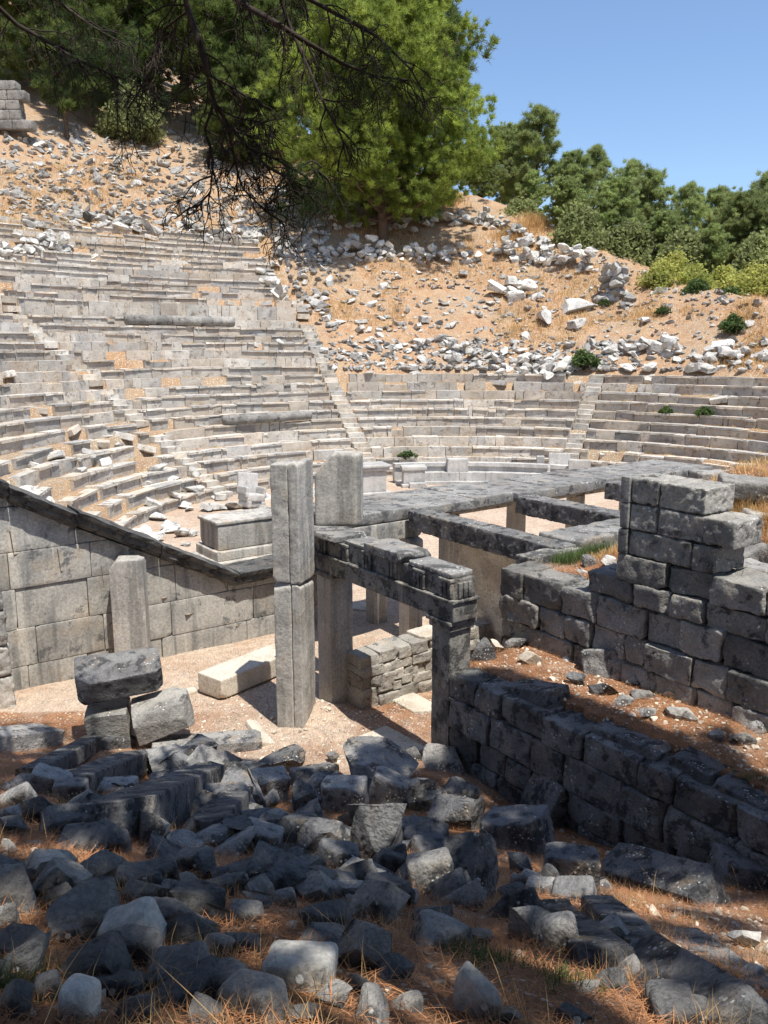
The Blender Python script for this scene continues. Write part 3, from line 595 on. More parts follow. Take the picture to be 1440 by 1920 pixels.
# ------------------------------------------------------------ orchestra furniture
bn_ = thing('curved_bench', 'long curved marble bench of honour round the far edge of the orchestra', 'bench', (*polar(85, 10), 0)); B = np.array(bn_.location)
for name, r_a, r_b, z_a, z_b in (('footing', 9.65, 10.9, -0.05, 0.12), ('seat', 9.95, 10.45, 0.12, 0.50), ('backrest', 10.45, 10.75, 0.12, 0.86)):
    mb = MB(); p_ = 62.0
    while p_ < 103:
        q_ = p_ + RNG.uniform(5, 8); 
        for i in range(4): 
            pa_, pb_ = p_ + (q_ - p_) * i / 4 + (0.04 if i == 0 else 0), p_ + (q_ - p_) * (i + 1) / 4
            arc_block(mb, r_a, r_b, z_a, z_b, pa_, pb_, 0.0, RNG, 0.004)
            if name == 'backrest': arc_block(mb, r_a - 0.09, r_b + 0.03, z_b - 0.13, z_b + 0.03, pa_, pb_, 0.05, RNG, 0.004)
        p_ = q_
    V = np.concatenate(mb.V) - B; link(name, mesh_np(name, V, np.concatenate(mb.F), M['marble'], False, np.concatenate(mb.T)), bn_)
def obj_boxes(name, label, cat, loc, yaw, boxes, mat, group=None):
    t = thing(name, label, cat, loc, group, (0, 0, yaw)); mm = {}
    for i, (pn, cx_, cy_, z0, dx, dy, dz) in enumerate(boxes):
        V, Fc = block(dx, dy, dz, seed=int(loc[0] * 31 + loc[1] * 17 + i * 7) % 9999, res=max(0.05, dx / 14), rough=0.01, chips=2, rnd=0.02, deep=0.06); V += np.array([cx_, cy_, z0 + dz / 2])
        mm.setdefault(pn, MB()).add(V, Fc, RNG.normal(0, .05))
    for pn, m_ in mm.items(): m_.build(pn, M[mat], t, True)
    return t
def throne(px, py, yaw, label, sc=1.0, tilt=0):
    p = pz(px, py, 0.1); t = thing('marble_throne', label, 'throne', (p.x, p.y, 0.05), 'marble thrones of honour', (0, tilt, yaw))
    S = sc
    def pc(name, bx):
        m_ = MB()
        for (cx_, cy_, z0, dx, dy, dz, rx) in bx:
            V, Fc = block(dx * S, dy * S, dz * S, seed=int(abs(cx_ * 97 + z0 * 31) + 3), res=0.06, rough=0.006, chips=1, rnd=0.05, deep=0.04); V = V @ rotm(rx, 0, 0).T + np.array([cx_, cy_, z0 + dz / 2]) * S; m_.add(V, Fc)
        m_.build(name, M['marble'], t, True)
    pc('seat', [(0, 0, 0.25, 0.85, 0.75, 0.3, 0)]); pc('base', [(0, 0.02, 0.0, 0.78, 0.66, 0.25, 0)])
    pc('backrest', [(0, 0.38, 0.5, 0.95, 0.14, 0.85, -0.16)])
    for sx in (-1, 1): pc('armrest', [(sx * 0.42, 0.05, 0.5, 0.13, 0.72, 0.32, 0), (sx * 0.42, -0.28, 0.4, 0.15, 0.16, 0.2, 0)])
    for sx in (-1, 1): pc('lion_foot', [(sx * 0.33, -0.34, 0.0, 0.18, 0.2, 0.27, 0)])
    return t
throne(1046, 905, -0.25, 'pale marble throne with curved arms, set against the right end of the curved bench')
throne(470, 948, 0.75, 'broken white marble throne among the rubble, left of the tall pier', 0.95, 0.15)
def far_block(name, label, cat, px, py, z, dims, yaw=0.0, mat='marble', seed=None, tilt=(0, 0), group=None, chips=3):
    p = pz(px, py, z); return put_block(name, label, cat, tuple(p), dims, yaw, tilt, mat, seed or int(px + py), max(0.05, max(dims) / 16), 0.015, chips, 0.03, group)
far_block('stone_slab', 'smooth pale slab standing immediately right of the marble throne', 'stone slab', 1085, 900, 0.3, (0.95, 0.2, 0.9), -0.1)
far_block('stone_slab', 'narrow pale slab standing immediately left of the marble throne', 'stone slab', 1012, 885, 0.4, (0.35, 0.2, 0.75), -0.1)
far_block('stone_block', 'square white block behind the middle of the curved bench', 'stone block', 857, 890, 0.35, (0.95, 0.5, 0.75), 0.05)
obj_boxes('altar', 'tall moulded altar with a stepped base, half hidden behind the upright lintel block', 'altar', tuple(pz(690, 940, 0)), 0.35,
          [('plinth', 0, 0, 0, 1.9, 1.5, 0.22), ('plinth', 0, 0, 0.22, 1.6, 1.2, 0.22), ('body', 0, 0, 0.44, 1.25, 0.9, 0.85), ('cap', 0, 0, 1.29, 1.45, 1.1, 0.12), ('cap', 0, 0, 1.41, 1.6, 1.2, 0.10)], 'marble')
obj_boxes('pedestal', 'small rolled top pedestal at the left end of the curved bench', 'pedestal', tuple(pz(775, 912, 0)), 0.1,
          [('base', 0, 0, 0, 1.1, 0.9, 0.15), ('body', 0, 0.05, 0.15, 0.95, 0.7, 0.6), ('top', 0, 0.05, 0.75, 1.1, 0.8, 0.17), ('step', 0.1, -0.55, 0, 0.7, 0.3, 0.25)], 'marble')
pm = pz(520, 1075, 1.15)
obj_boxes('statue_base', 'large pale stepped statue base where the sloping cornice ends, left of the tall pier', 'statue base', (-3.05, 18.0, 0.38), aw,
          [('plinth', 0, 0, 0, 2.4, 1.6, 0.95), ('step', -0.05, 0.05, 0.95, 2.05, 1.3, 0.20), ('step', -0.02, 0.1, 1.15, 1.85, 1.15, 0.20), ('block', -0.06, 0.12, 1.36, 1.6, 0.95, 0.55), ('cap', -0.06, 0.12, 1.91, 1.68, 1.0, 0.08)], 'pier')
# column drums lying on the seats
def drum(name, label, a, b, rad, mat='dark'):
    a = Vector(a); b = Vector(b); d = b - a; L = d.length; n = 26; N = max(6, int(L / 0.12)); V = []
    th = np.linspace(0, 2 * np.pi, n, endpoint=False); xs_ = np.linspace(0, L, N)
    rr_ = rad * (1 + 0.03 * np.cos(th * 13)); P = np.stack([np.repeat(xs_, n), np.tile(rr_ * np.cos(th), N), np.tile(rr_ * np.sin(th), N)], -1)
    P = P + 0.02 * fbm(P * 4, 3, 2)[:, None]; i = np.arange(N - 1)[:, None] * n; j = np.arange(n)[None]; j2 = (j + 1) % n
    Fc = [tuple(int(v) for v in q) for q in np.stack([i + j, i + j2, i + n + j2, i + n + j], -1).reshape(-1, 4)] + [tuple(range(n))[::-1], tuple(range((N - 1) * n, N * n))]
    o = link(name, mesh_np(name, P, Fc, M[mat], True), None, a, d.to_track_quat('X', 'Z').to_euler()); return tag(o, label, 'column')
def onc(px, py, lift=0): p = onhill(px, py); p.z += lift; return p
drum('fallen_column', 'dark fluted column shaft lying along a seat row above the pale altar', onc(420, 812, 0.25), onc(582, 800, 0.3), 0.22)
mbk = [(237, 612, 320, 612), (321, 613, 436, 616)]
drum('fallen_column', 'left half of the dark moulded shaft lying below the smooth upper seat wall', onc(237, 617, 0.35), onc(319, 617, 0.35), 0.27)
drum('fallen_column', 'right half of the dark moulded shaft lying below the smooth upper seat wall', onc(322, 618, 0.35), onc(438, 620, 0.35), 0.27)
pb_ = onc(322, 603, 0.1); put_block('stone_block', 'square cream block standing out against the smooth upper seat wall', 'stone block', tuple(pb_), (1.15, 0.35, 0.85), -0.4, mat='cream', seed=4, res=0.1)
# ------------------------------------------------------------ stones and blocks near the gate
def span(name, label, cat, a, b, za, wid, hgt, mat, seed=3, rough=0.01, chips=3, res=0.04, group=None):
    pa, pb = pz(*a, za), pz(*b, za); d = pb - pa; c_ = (pa + pb) / 2
    return put_block(name, label, cat, (c_.x, c_.y, za - hgt), (d.length, wid, hgt), math.atan2(d.y, d.x), (0, 0), mat, seed, res, rough, chips, 0.02, group)
span('stone_bench', 'long low pale bench block lying on the ground left of the tall pier', 'bench', (392, 1268), (535, 1212), 0.38, 0.62, 0.36, 'cream', 12)
slab_px((505, 1392), (470, 1348), 0.22, 0.10, 'broken pale slab leaning at the foot of the tall pier', 'cream', 0.05, 0.3)
slab_px((372, 1272), (400, 1290), 0.12, 0.10, 'small white cylinder of marble beside the long low bench block', 'marble', 0.03)
span('threshold_slab', 'flat grey threshold slab on the ground under the gate lintel', 'stone slab', (690, 1372), (770, 1415), 0.05, 0.75, 0.14, 'cream', 14, 0.012, 6)
slab_px((748, 1300), (806, 1332), 0.5, 0.16, 'rough pale slab behind the right gate post', 'cream', 0.05)
slab_px((655, 1133), (715, 1140), 0.5, 0.2, 'pale boulder-like slab on the bright floor beyond the gate', 'cream', 0.05)
# leaning dark blocks on the left
slab_px((140, 1258), (298, 1228), 0.72, 0.40, 'big dark moulded block tipped on top of the others, front of the retaining wall', 'black', 0, 0.34, 67, 'stone_block', 0.04, 'stone block', 0.03, 9, (11.6, 12.0))
slab_px((245, 1330), (350, 1300), 0.62, 0.48, 'brown faced dark block under the tipped block, its rounded face to the camera', 'dark', 0, 0.15, 62, 'stone_block', 0.03, 'stone block', 0.03, 7, (11.6, 11.8))
slab_px((160, 1330), (240, 1320), 0.5, 0.5, 'dark block supporting the tipped block, left of the brown faced one', 'dark', 0, 0.1, 63, 'stone_block', 0.03, 'stone block', 0.03, 5, (11.7, 11.8))
slab_px((335, 1300), (368, 1290), 0.22, 0.22, 'small cream lump beside the brown faced block', 'cream', 0.05, 0, 64, 'stone_block')
slab_px((-60, 1375), (98, 1362), 0.55, 0.5, 'large pale sunlit block cut off by the left edge of the photo', 'rubble', 0.25, 0, 65, 'stone_block', 0.02, 'stone block', 0.03, 4)
S_ = [((45, 1445), (178, 1378), .30, .22, 'long grey slab lying slanted, furthest left of the slab pile', .15), ((125, 1455), (272, 1402), .42, .3, 'broad dark slab in the middle of the slab pile', .2),
      ((205, 1505), (395, 1432), .42, .34, 'long deep fronted slab at the near side of the slab pile', .28), ((285, 1390), (490, 1378), .42, .22, 'biggest light grey slab below the brown faced block', .14),
      ((182, 1385), (252, 1378), .3, .26, 'short block between the tipped blocks and the slab pile', .15), ((290, 1470), (400, 1440), .3, .22, 'short slab wedged behind the long deep fronted slab', .3),
      ((52, 1494), (165, 1552), .08, .26, 'thin slab on edge with a bright upper rim, far left', .1), ((380, 1540), (478, 1445), .3, .24, 'narrow tilted slab right of the slab pile', .16)]
for i, (a, b, w_, h_, lb, lf) in enumerate(S_): slab_px(a, b, w_, h_, lb, 'rubble' if i in (3, 6) else 'rubble_dark', lf, seed=900 + i)
# right fill, loose stones on it
put = [((1093, 1208, 1198, 1277), 'rubble', 'b', 'brown grey oblong block lying on the needles, largest on the right ledge'), ((1107, 1280, 1157, 1311), 'rubble_dark', 'r', 'rounded dark boulder below the brown oblong block'),
       ((1063, 1265, 1095, 1292), 'rubble_dark', 'r', 'small dark round stone left of the rounded boulder'), ((1145, 1302, 1188, 1328), 'rubble', 'r', 'mottled round stone below and right of the rounded boulder'),
       ((1248, 1320, 1313, 1352), 'hill_rock', 'r', 'long pale stone lying flat in the middle of the right ledge'), ((1190, 1325, 1232, 1347), 'rubble', 'r', 'grey bluish flat stone left of the long pale one'),
       ((1241, 1290, 1277, 1312), 'hill_rock', 'r', 'pale oval stone on orange needles'), ((1184, 1292, 1227, 1312), 'rubble', 'r', 'pointed grey stone right of the rounded boulder'), ((1175, 1268, 1208, 1293), 'rubble', 'r', 'triangular stone at the foot of the oblong block'),
       ((1397, 1343, 1450, 1380), 'rubble', 'r', 'grey green stone at the right edge on the needle ledge'), ((1370, 1373, 1417, 1400), 'rubble', 'r', 'white mottled stone low on the right ledge'),
       ((1025, 1210, 1055, 1230), 'rubble', 'r', 'light grey stone left of the oblong block'), ((1048, 1214, 1095, 1244), 'hill_rock', 'r', 'pale cream stone touching the left end of the oblong block'),
       ((973, 1223, 1020, 1248), 'cream', 'r', 'flat cream stone at the left of the needle ledge'), ((1320, 1314, 1358, 1326), 'cream', 'r', 'thin cream flake on the needle ledge'), ((945, 1172, 985, 1192), 'rubble', 'r', 'pale stone under the start of the rusticated wall'),
       ((950, 1198, 986, 1218), 'rubble', 'r', 'grey stone near the gate on the needle ledge'), ((877, 1203, 925, 1247), 'rubble_dark', 'r', 'shiny black pointed stone sitting on the wall just right of the gate post'), ((920, 1200, 952, 1218), 'cream', 'r', 'brownish stone behind the black pointed stone'),
       ((1330, 1370, 1362, 1394), 'rubble', 'r', 'half shaded stone above the lichened wall blocks'), ((1340, 1290, 1365, 1312), 'cream', 'r', 'small pale stone near the far side of the ledge'),
       ((1090, 1042, 1125, 1066), 'rubble', 'r', 'dark stone beside green tufts above the rusticated wall'), ((1125, 1045, 1158, 1070), 'hill_rock', 'r', 'pale stone beside green tufts above the rusticated wall'), ((1083, 1068, 1100, 1078), 'hill_rock', 'r', 'tiny pale stone above the rusticated wall')]
for (bx, mt, kd, lb) in put: rock_px(*bx, mt, kd, lb)
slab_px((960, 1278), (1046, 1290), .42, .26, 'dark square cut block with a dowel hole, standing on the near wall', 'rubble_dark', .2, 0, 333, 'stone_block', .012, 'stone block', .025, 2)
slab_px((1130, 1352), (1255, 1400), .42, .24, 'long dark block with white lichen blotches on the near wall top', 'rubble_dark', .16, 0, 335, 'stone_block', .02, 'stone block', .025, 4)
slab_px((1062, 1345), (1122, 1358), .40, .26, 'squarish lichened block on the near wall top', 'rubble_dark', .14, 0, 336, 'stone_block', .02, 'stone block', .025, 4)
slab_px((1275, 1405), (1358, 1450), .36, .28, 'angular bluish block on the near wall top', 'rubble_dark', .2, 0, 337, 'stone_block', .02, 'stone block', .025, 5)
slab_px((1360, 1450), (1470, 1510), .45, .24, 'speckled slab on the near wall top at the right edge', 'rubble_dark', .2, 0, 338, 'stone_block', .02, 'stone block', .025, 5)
# stones behind the rusticated wall, top right
def blk(label, px, py, Y, dims, yaw, tilt, mat, seed): p = pY(px, py, Y); put_block('stone_block', label, 'stone block', (p.x, p.y, p.z - dims[2] / 2), dims, yaw, tilt, mat, seed, 0.035, 0.03, 6, 0.05, None, deep=0.2)
blk('dark flat boulder beside the square masonry stub', 1400, 915, 11.6, (0.75, 0.5, 0.3), -0.3, (0.1, 0.05), 'dark', 1); blk('leaning pale cracked block below the flat boulder', 1402, 985, 11.2, (0.3, 0.3, 0.45), 0.2, (0.1, 0.2), 'hill_rock', 2)
blk('tilted grey column-like block right of the masonry stub', 1395, 1050, 10.3, (0.7, 0.3, 0.3), 0.35, (0.0, -0.35), 'rubble', 3); blk('pale block on the wall top at the right edge', 1430, 1075, 9.9, (0.6, 0.4, 0.2), -0.7, (0.05, 0.1), 'rubble', 4)
blk('dark shadowed block low against the bank at the right edge', 1420, 955, 12.4, (0.8, 0.5, 0.35), -0.2, (0, 0), 'dark', 5); blk('smooth pale slab on the skyline of the bank', 1370, 893, 13.5, (1.2, 0.6, 0.16), 0.1, (0, 0), 'rubble', 6)
# ------------------------------------------------------------ foreground rubble (one object each)
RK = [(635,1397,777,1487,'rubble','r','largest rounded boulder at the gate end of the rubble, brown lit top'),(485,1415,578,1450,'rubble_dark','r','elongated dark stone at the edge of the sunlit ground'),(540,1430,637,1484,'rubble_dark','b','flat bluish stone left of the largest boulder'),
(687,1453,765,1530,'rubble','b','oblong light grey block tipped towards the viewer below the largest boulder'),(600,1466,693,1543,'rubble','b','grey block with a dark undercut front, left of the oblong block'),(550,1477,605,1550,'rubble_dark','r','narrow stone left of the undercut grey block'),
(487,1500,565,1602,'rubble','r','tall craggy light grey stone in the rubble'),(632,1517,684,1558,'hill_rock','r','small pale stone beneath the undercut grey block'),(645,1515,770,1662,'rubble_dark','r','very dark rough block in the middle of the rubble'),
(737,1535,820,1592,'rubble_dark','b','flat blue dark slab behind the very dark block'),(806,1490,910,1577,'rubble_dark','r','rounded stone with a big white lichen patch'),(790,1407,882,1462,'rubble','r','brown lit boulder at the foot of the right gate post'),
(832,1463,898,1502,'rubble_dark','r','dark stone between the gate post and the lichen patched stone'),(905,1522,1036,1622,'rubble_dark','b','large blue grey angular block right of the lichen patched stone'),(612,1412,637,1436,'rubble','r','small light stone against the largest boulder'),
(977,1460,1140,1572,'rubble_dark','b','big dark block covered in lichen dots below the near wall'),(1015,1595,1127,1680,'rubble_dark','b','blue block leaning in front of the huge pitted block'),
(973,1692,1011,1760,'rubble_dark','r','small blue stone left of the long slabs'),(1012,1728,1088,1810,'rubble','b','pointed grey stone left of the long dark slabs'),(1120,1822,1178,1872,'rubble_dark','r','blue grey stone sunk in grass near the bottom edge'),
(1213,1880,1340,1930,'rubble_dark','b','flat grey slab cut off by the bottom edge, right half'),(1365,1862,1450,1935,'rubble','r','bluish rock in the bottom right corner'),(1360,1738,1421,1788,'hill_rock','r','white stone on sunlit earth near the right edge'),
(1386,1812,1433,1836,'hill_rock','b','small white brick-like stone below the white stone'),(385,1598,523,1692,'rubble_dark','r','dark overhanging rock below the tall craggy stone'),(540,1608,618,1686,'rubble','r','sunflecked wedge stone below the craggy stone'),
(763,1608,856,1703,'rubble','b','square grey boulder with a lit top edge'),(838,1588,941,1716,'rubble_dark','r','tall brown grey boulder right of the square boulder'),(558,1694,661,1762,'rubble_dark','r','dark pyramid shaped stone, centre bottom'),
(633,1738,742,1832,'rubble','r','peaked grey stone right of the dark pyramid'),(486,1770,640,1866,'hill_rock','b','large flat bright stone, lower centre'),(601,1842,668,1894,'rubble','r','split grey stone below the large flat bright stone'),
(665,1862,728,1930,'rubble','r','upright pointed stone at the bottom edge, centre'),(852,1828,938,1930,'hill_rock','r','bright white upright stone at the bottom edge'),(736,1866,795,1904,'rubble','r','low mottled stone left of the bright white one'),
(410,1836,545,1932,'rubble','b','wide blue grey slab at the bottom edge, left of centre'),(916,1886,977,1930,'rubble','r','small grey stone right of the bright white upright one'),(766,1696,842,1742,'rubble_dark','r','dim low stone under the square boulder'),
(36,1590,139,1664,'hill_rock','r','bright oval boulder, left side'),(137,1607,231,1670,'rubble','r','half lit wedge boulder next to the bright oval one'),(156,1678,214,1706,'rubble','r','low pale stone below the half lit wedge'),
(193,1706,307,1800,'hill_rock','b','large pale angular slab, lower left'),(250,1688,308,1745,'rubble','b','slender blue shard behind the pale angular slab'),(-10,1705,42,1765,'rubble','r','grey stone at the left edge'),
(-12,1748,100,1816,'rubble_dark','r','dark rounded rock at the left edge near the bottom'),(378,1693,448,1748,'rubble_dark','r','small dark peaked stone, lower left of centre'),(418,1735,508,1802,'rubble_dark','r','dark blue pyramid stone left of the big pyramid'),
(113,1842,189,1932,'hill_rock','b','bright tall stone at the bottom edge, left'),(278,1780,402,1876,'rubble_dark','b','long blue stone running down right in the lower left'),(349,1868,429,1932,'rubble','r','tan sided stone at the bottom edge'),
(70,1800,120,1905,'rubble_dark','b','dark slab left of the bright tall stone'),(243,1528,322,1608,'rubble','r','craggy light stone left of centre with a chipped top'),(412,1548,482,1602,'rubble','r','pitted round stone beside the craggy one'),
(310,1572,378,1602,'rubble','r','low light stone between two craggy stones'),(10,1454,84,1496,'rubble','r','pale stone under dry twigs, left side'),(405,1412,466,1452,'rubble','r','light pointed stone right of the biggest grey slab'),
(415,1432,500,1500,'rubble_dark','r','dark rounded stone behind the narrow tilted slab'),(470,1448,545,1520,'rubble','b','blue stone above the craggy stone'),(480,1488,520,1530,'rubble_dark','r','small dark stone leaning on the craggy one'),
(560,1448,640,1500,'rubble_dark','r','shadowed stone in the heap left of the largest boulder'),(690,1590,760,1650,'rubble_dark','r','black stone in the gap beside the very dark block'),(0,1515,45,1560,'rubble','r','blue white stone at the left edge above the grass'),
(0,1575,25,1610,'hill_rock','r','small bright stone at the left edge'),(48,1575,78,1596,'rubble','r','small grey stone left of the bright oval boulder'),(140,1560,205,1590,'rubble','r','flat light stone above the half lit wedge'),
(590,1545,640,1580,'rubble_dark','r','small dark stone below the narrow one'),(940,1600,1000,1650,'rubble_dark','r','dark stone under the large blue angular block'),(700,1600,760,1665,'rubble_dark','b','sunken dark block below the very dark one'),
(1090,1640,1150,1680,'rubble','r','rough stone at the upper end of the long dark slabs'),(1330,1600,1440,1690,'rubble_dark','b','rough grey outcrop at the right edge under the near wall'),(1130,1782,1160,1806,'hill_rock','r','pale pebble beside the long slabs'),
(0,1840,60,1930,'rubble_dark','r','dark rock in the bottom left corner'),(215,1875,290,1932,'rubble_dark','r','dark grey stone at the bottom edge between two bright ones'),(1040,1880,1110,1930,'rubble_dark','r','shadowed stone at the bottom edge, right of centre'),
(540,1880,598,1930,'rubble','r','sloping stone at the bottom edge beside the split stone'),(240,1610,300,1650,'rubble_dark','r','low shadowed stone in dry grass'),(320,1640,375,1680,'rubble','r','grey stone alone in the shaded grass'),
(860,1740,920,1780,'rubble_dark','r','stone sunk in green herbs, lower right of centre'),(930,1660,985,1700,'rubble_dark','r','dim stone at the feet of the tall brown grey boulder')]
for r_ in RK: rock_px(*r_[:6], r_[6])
_placed = [(r_[0], r_[1], r_[2], r_[3]) for r_ in RK]
rgx = np.random.default_rng(4242); nx_ = 0
while nx_ < 150:
    u_ = rgx.random()
    if u_ < 0.55: px, py = rgx.normal(600, 230), rgx.uniform(1420, 1720)
    elif u_ < 0.8: px, py = rgx.uniform(0, 520), rgx.uniform(1480, 1900)
    else: px, py = rgx.uniform(300, 1300), rgx.uniform(1600, 1910)
    if px < 0 or px > 1420 or (px > 800 and py < 1500 - (px - 800) * 0) or (px > 900 and py < 1560 + (px - 900) * 0.35) or (px < 480 and py < 1450) or (px > 480 and py < 1425): continue
    w_ = rgx.uniform(40, 112) * (1.0 if py < 1700 else 1.15)
    if any(a < px < c and b < py - w_ * .3 < d - (d - b) * .25 for a, b, c, d in _placed): continue
    rock_px(px - w_ / 2, py - w_ * rgx.uniform(.55, .9), px + w_ / 2, py, 'rubble' if rgx.random() < .4 else 'rubble_dark', 'r' if rgx.random() < .7 else 'b', 'loose broken stone among many similar ones filling the shaded foreground rubble'); nx_ += 1
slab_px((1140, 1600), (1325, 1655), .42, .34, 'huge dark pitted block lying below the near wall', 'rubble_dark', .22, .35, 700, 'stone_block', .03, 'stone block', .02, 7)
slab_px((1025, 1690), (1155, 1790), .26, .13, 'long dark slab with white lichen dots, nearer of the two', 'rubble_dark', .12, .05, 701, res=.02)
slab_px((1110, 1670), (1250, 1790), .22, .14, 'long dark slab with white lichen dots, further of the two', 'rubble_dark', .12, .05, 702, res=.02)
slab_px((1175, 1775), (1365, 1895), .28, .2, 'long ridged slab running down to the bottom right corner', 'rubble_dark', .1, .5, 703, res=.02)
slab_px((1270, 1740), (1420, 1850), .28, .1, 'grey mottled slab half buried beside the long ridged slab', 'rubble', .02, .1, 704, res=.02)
# ------------------------------------------------------------ vegetation
def needle_tris(C, N, Ldir, length, width, rg, tone):
    """N thin triangles per clump centre; C (M,3), Ldir (M,3) main direction"""
    Mn = len(C); D = rg.normal(size=(Mn, N, 3)); D /= np.linalg.norm(D, axis=2, keepdims=True); D = D + Ldir[:, None] * 0.9; D /= np.linalg.norm(D, axis=2, keepdims=True)
    S_ = np.cross(D, rg.normal(size=(Mn, N, 3))); S_ /= np.linalg.norm(S_, axis=2, keepdims=True) + 1e-9
    L = length * rg.uniform(0.6, 1.15, (Mn, N, 1)); o = C[:, None] + rg.normal(size=(Mn, N, 3)) * length * 0.18
    a = o + S_ * width; b = o - S_ * width; c = o + D * L
    V = np.stack([a, b, c], 2).reshape(-1, 3); T = np.repeat(tone, N * 3); return V, np.arange(len(V)).reshape(-1, 3), T
def leaf_quads(C, N, rad, size, rg, tone):
    Mn = len(C); o = C[:, None] + rg.normal(size=(Mn, N, 3)) * rad; A = rg.normal(size=(Mn, N, 3)); A /= np.linalg.norm(A, axis=2, keepdims=True)
    B = np.cross(A, rg.normal(size=(Mn, N, 3))); B /= np.linalg.norm(B, axis=2, keepdims=True) + 1e-9; s_ = size * rg.uniform(0.6, 1.3, (Mn, N, 1))
    V = np.stack([o + A * s_, o + B * s_ * 0.6, o - A * s_, o - B * s_ * 0.6], 2).reshape(-1, 3); return V, np.arange(len(V)).reshape(-1, 4), np.repeat(tone, N * 4)
def pine_data(H, Rd, seed, nl=34, base=0.18, N=46, ln=0.42, wd=0.035, per=16, shape=0.75, puff=1.0, p0=0.14):
    rg = np.random.default_rng(seed); segs = []; n = 12; zt = np.linspace(0, H * 0.94, n); wob = np.cumsum(rg.normal(0, 0.02 * H / 10, (n, 2)), 0); trunk = np.c_[wob, zt]
    r0 = 0.022 * H; segs.append((trunk, np.linspace(r0, 0.04, n))); Cs = []; Ds = []; Ts = []
    for i in range(nl):
        f = (i + rg.uniform(0, 1)) / nl; h = base + (0.97 - base) * f; az = i * 2.4 + rg.uniform(-0.5, 0.5)
        prof_ = (math.sin(math.pi * min(1, (f * (1 - p0) + p0))) ** shape) * (1 - 0.25 * f); L = Rd * prof_ * rg.uniform(0.7, 1.12) + 0.4
        b0 = np.array([np.interp(h * H, zt, wob[:, 0]), np.interp(h * H, zt, wob[:, 1]), h * H]); el = R(rg.uniform(5, 35) + 30 * f); m = 7; u_ = np.linspace(0, 1, m)
        d = np.array([math.cos(az), math.sin(az), 0]); P = b0 + np.outer(u_ * L * math.cos(el), d); P[:, 2] += L * (math.sin(el) * u_ + 0.12 * u_ ** 2); P += rg.normal(0, 0.03 * L, P.shape) * u_[:, None]
        segs.append((P, np.linspace(max(0.03, r0 * 0.35 * (1 - f * 0.6)), 0.015, m)))
        nb = max(3, int(per * (L / Rd) ** 1.0)); tn = rg.normal(0, 0.12)
        for j in range(nb):
            q = rg.uniform(0.35, 1.03); c_ = b0 + (P[-1] - b0) * q; c_ = c_ + rg.normal(0, [0.16 * L * puff, 0.16 * L * puff, 0.07 * L * puff]) 
            k = rg.integers(3, 6); cc = c_ + rg.normal(0, [0.34 * puff, 0.34 * puff, 0.2 * puff], (k, 3)); dd = np.tile(np.array([d[0] * 0.5, d[1] * 0.5, 0.75]), (k, 1))
            Cs.append(cc); Ds.append(dd); Ts.append(np.full(k, tn + rg.normal(0, 0.12)))
            if rg.random() < 0.3: segs.append((np.array([P[int(q * 0.99 * (m - 1))] if q < 1 else P[-1], c_]), np.array([0.02, 0.01])))
    C = np.concatenate(Cs); Dv = np.concatenate(Ds); T = np.concatenate(Ts)
    return segs, needle_tris(C, N, Dv, ln, wd, rg, T)
def tree_from(name, label, cat, loc, data, mat, group=None, scale=1, rz=0, bark='bark'):
    t = thing(name, label, cat, loc, group, (0, 0, rz)); t.scale = (scale,) * 3
    V, Fc = tubes(data[0], 6); link('trunk', mesh_np('trunk', V, Fc, M[bark], True), t)
    V, Fc, T = data[1]; link('crown', mesh_np('crown', V, Fc, M[mat], False, T), t); return t
def copy_tree(t, loc, rz, sc, label, zs=1.0):
    c_ = t.copy(); COL.objects.link(c_); c_.location = loc; c_.rotation_euler = (0, 0, rz); c_.scale = (sc, sc, sc * zs); c_['label'] = label
    for ch in list(t.children):
        d = ch.copy(); COL.objects.link(d); d.parent = c_
    return c_
def hz(x, y): return float(hill_z(x, y))
# the big pine on the hillside
bp = onhill(715, 446); bigd = pine_data(18.6, 7.3, 3, 90, 0.05, 62, 0.38, 0.022, 44, 0.8, 1.05, 0.32)
tree_from('pine_tree', 'biggest bright green pine standing alone on the stony hillside, centre top', 'tree', (bp.x, bp.y, bp.z - 0.3), bigd, 'pine', rz=0.5)
GP = 'pines along the hilltop'
pd = [pine_data(12, 3.6, 11, 34, 0.14, 56, 0.48, 0.026, 13, 0.9, 0.85), pine_data(11, 2.7, 12, 24, 0.2, 56, 0.48, 0.024, 10, 0.95, 0.7), pine_data(13, 4.9, 13, 44, 0.10, 60, 0.48, 0.028, 19, 0.7, 1.2)]
src = {}
def far_pine(px, ytop, Y, v, label, mat='pine_far', zs=1.0, Hn=(12, 11, 13)):
    tp_ = pY(px, ytop, Y); zb_ = hz(tp_.x, tp_.y) - 0.3; h_ = max(4.0, tp_.z - zb_); sc = h_ / (Hn[v] * 1.0); key = (v, mat)
    if key not in src: src[key] = tree_from('pine_tree', label, 'tree', (tp_.x, tp_.y, zb_), pd[v], mat, GP, sc, px); return src[key]
    return copy_tree(src[key], (tp_.x, tp_.y, zb_), px * 1.7, sc, label)
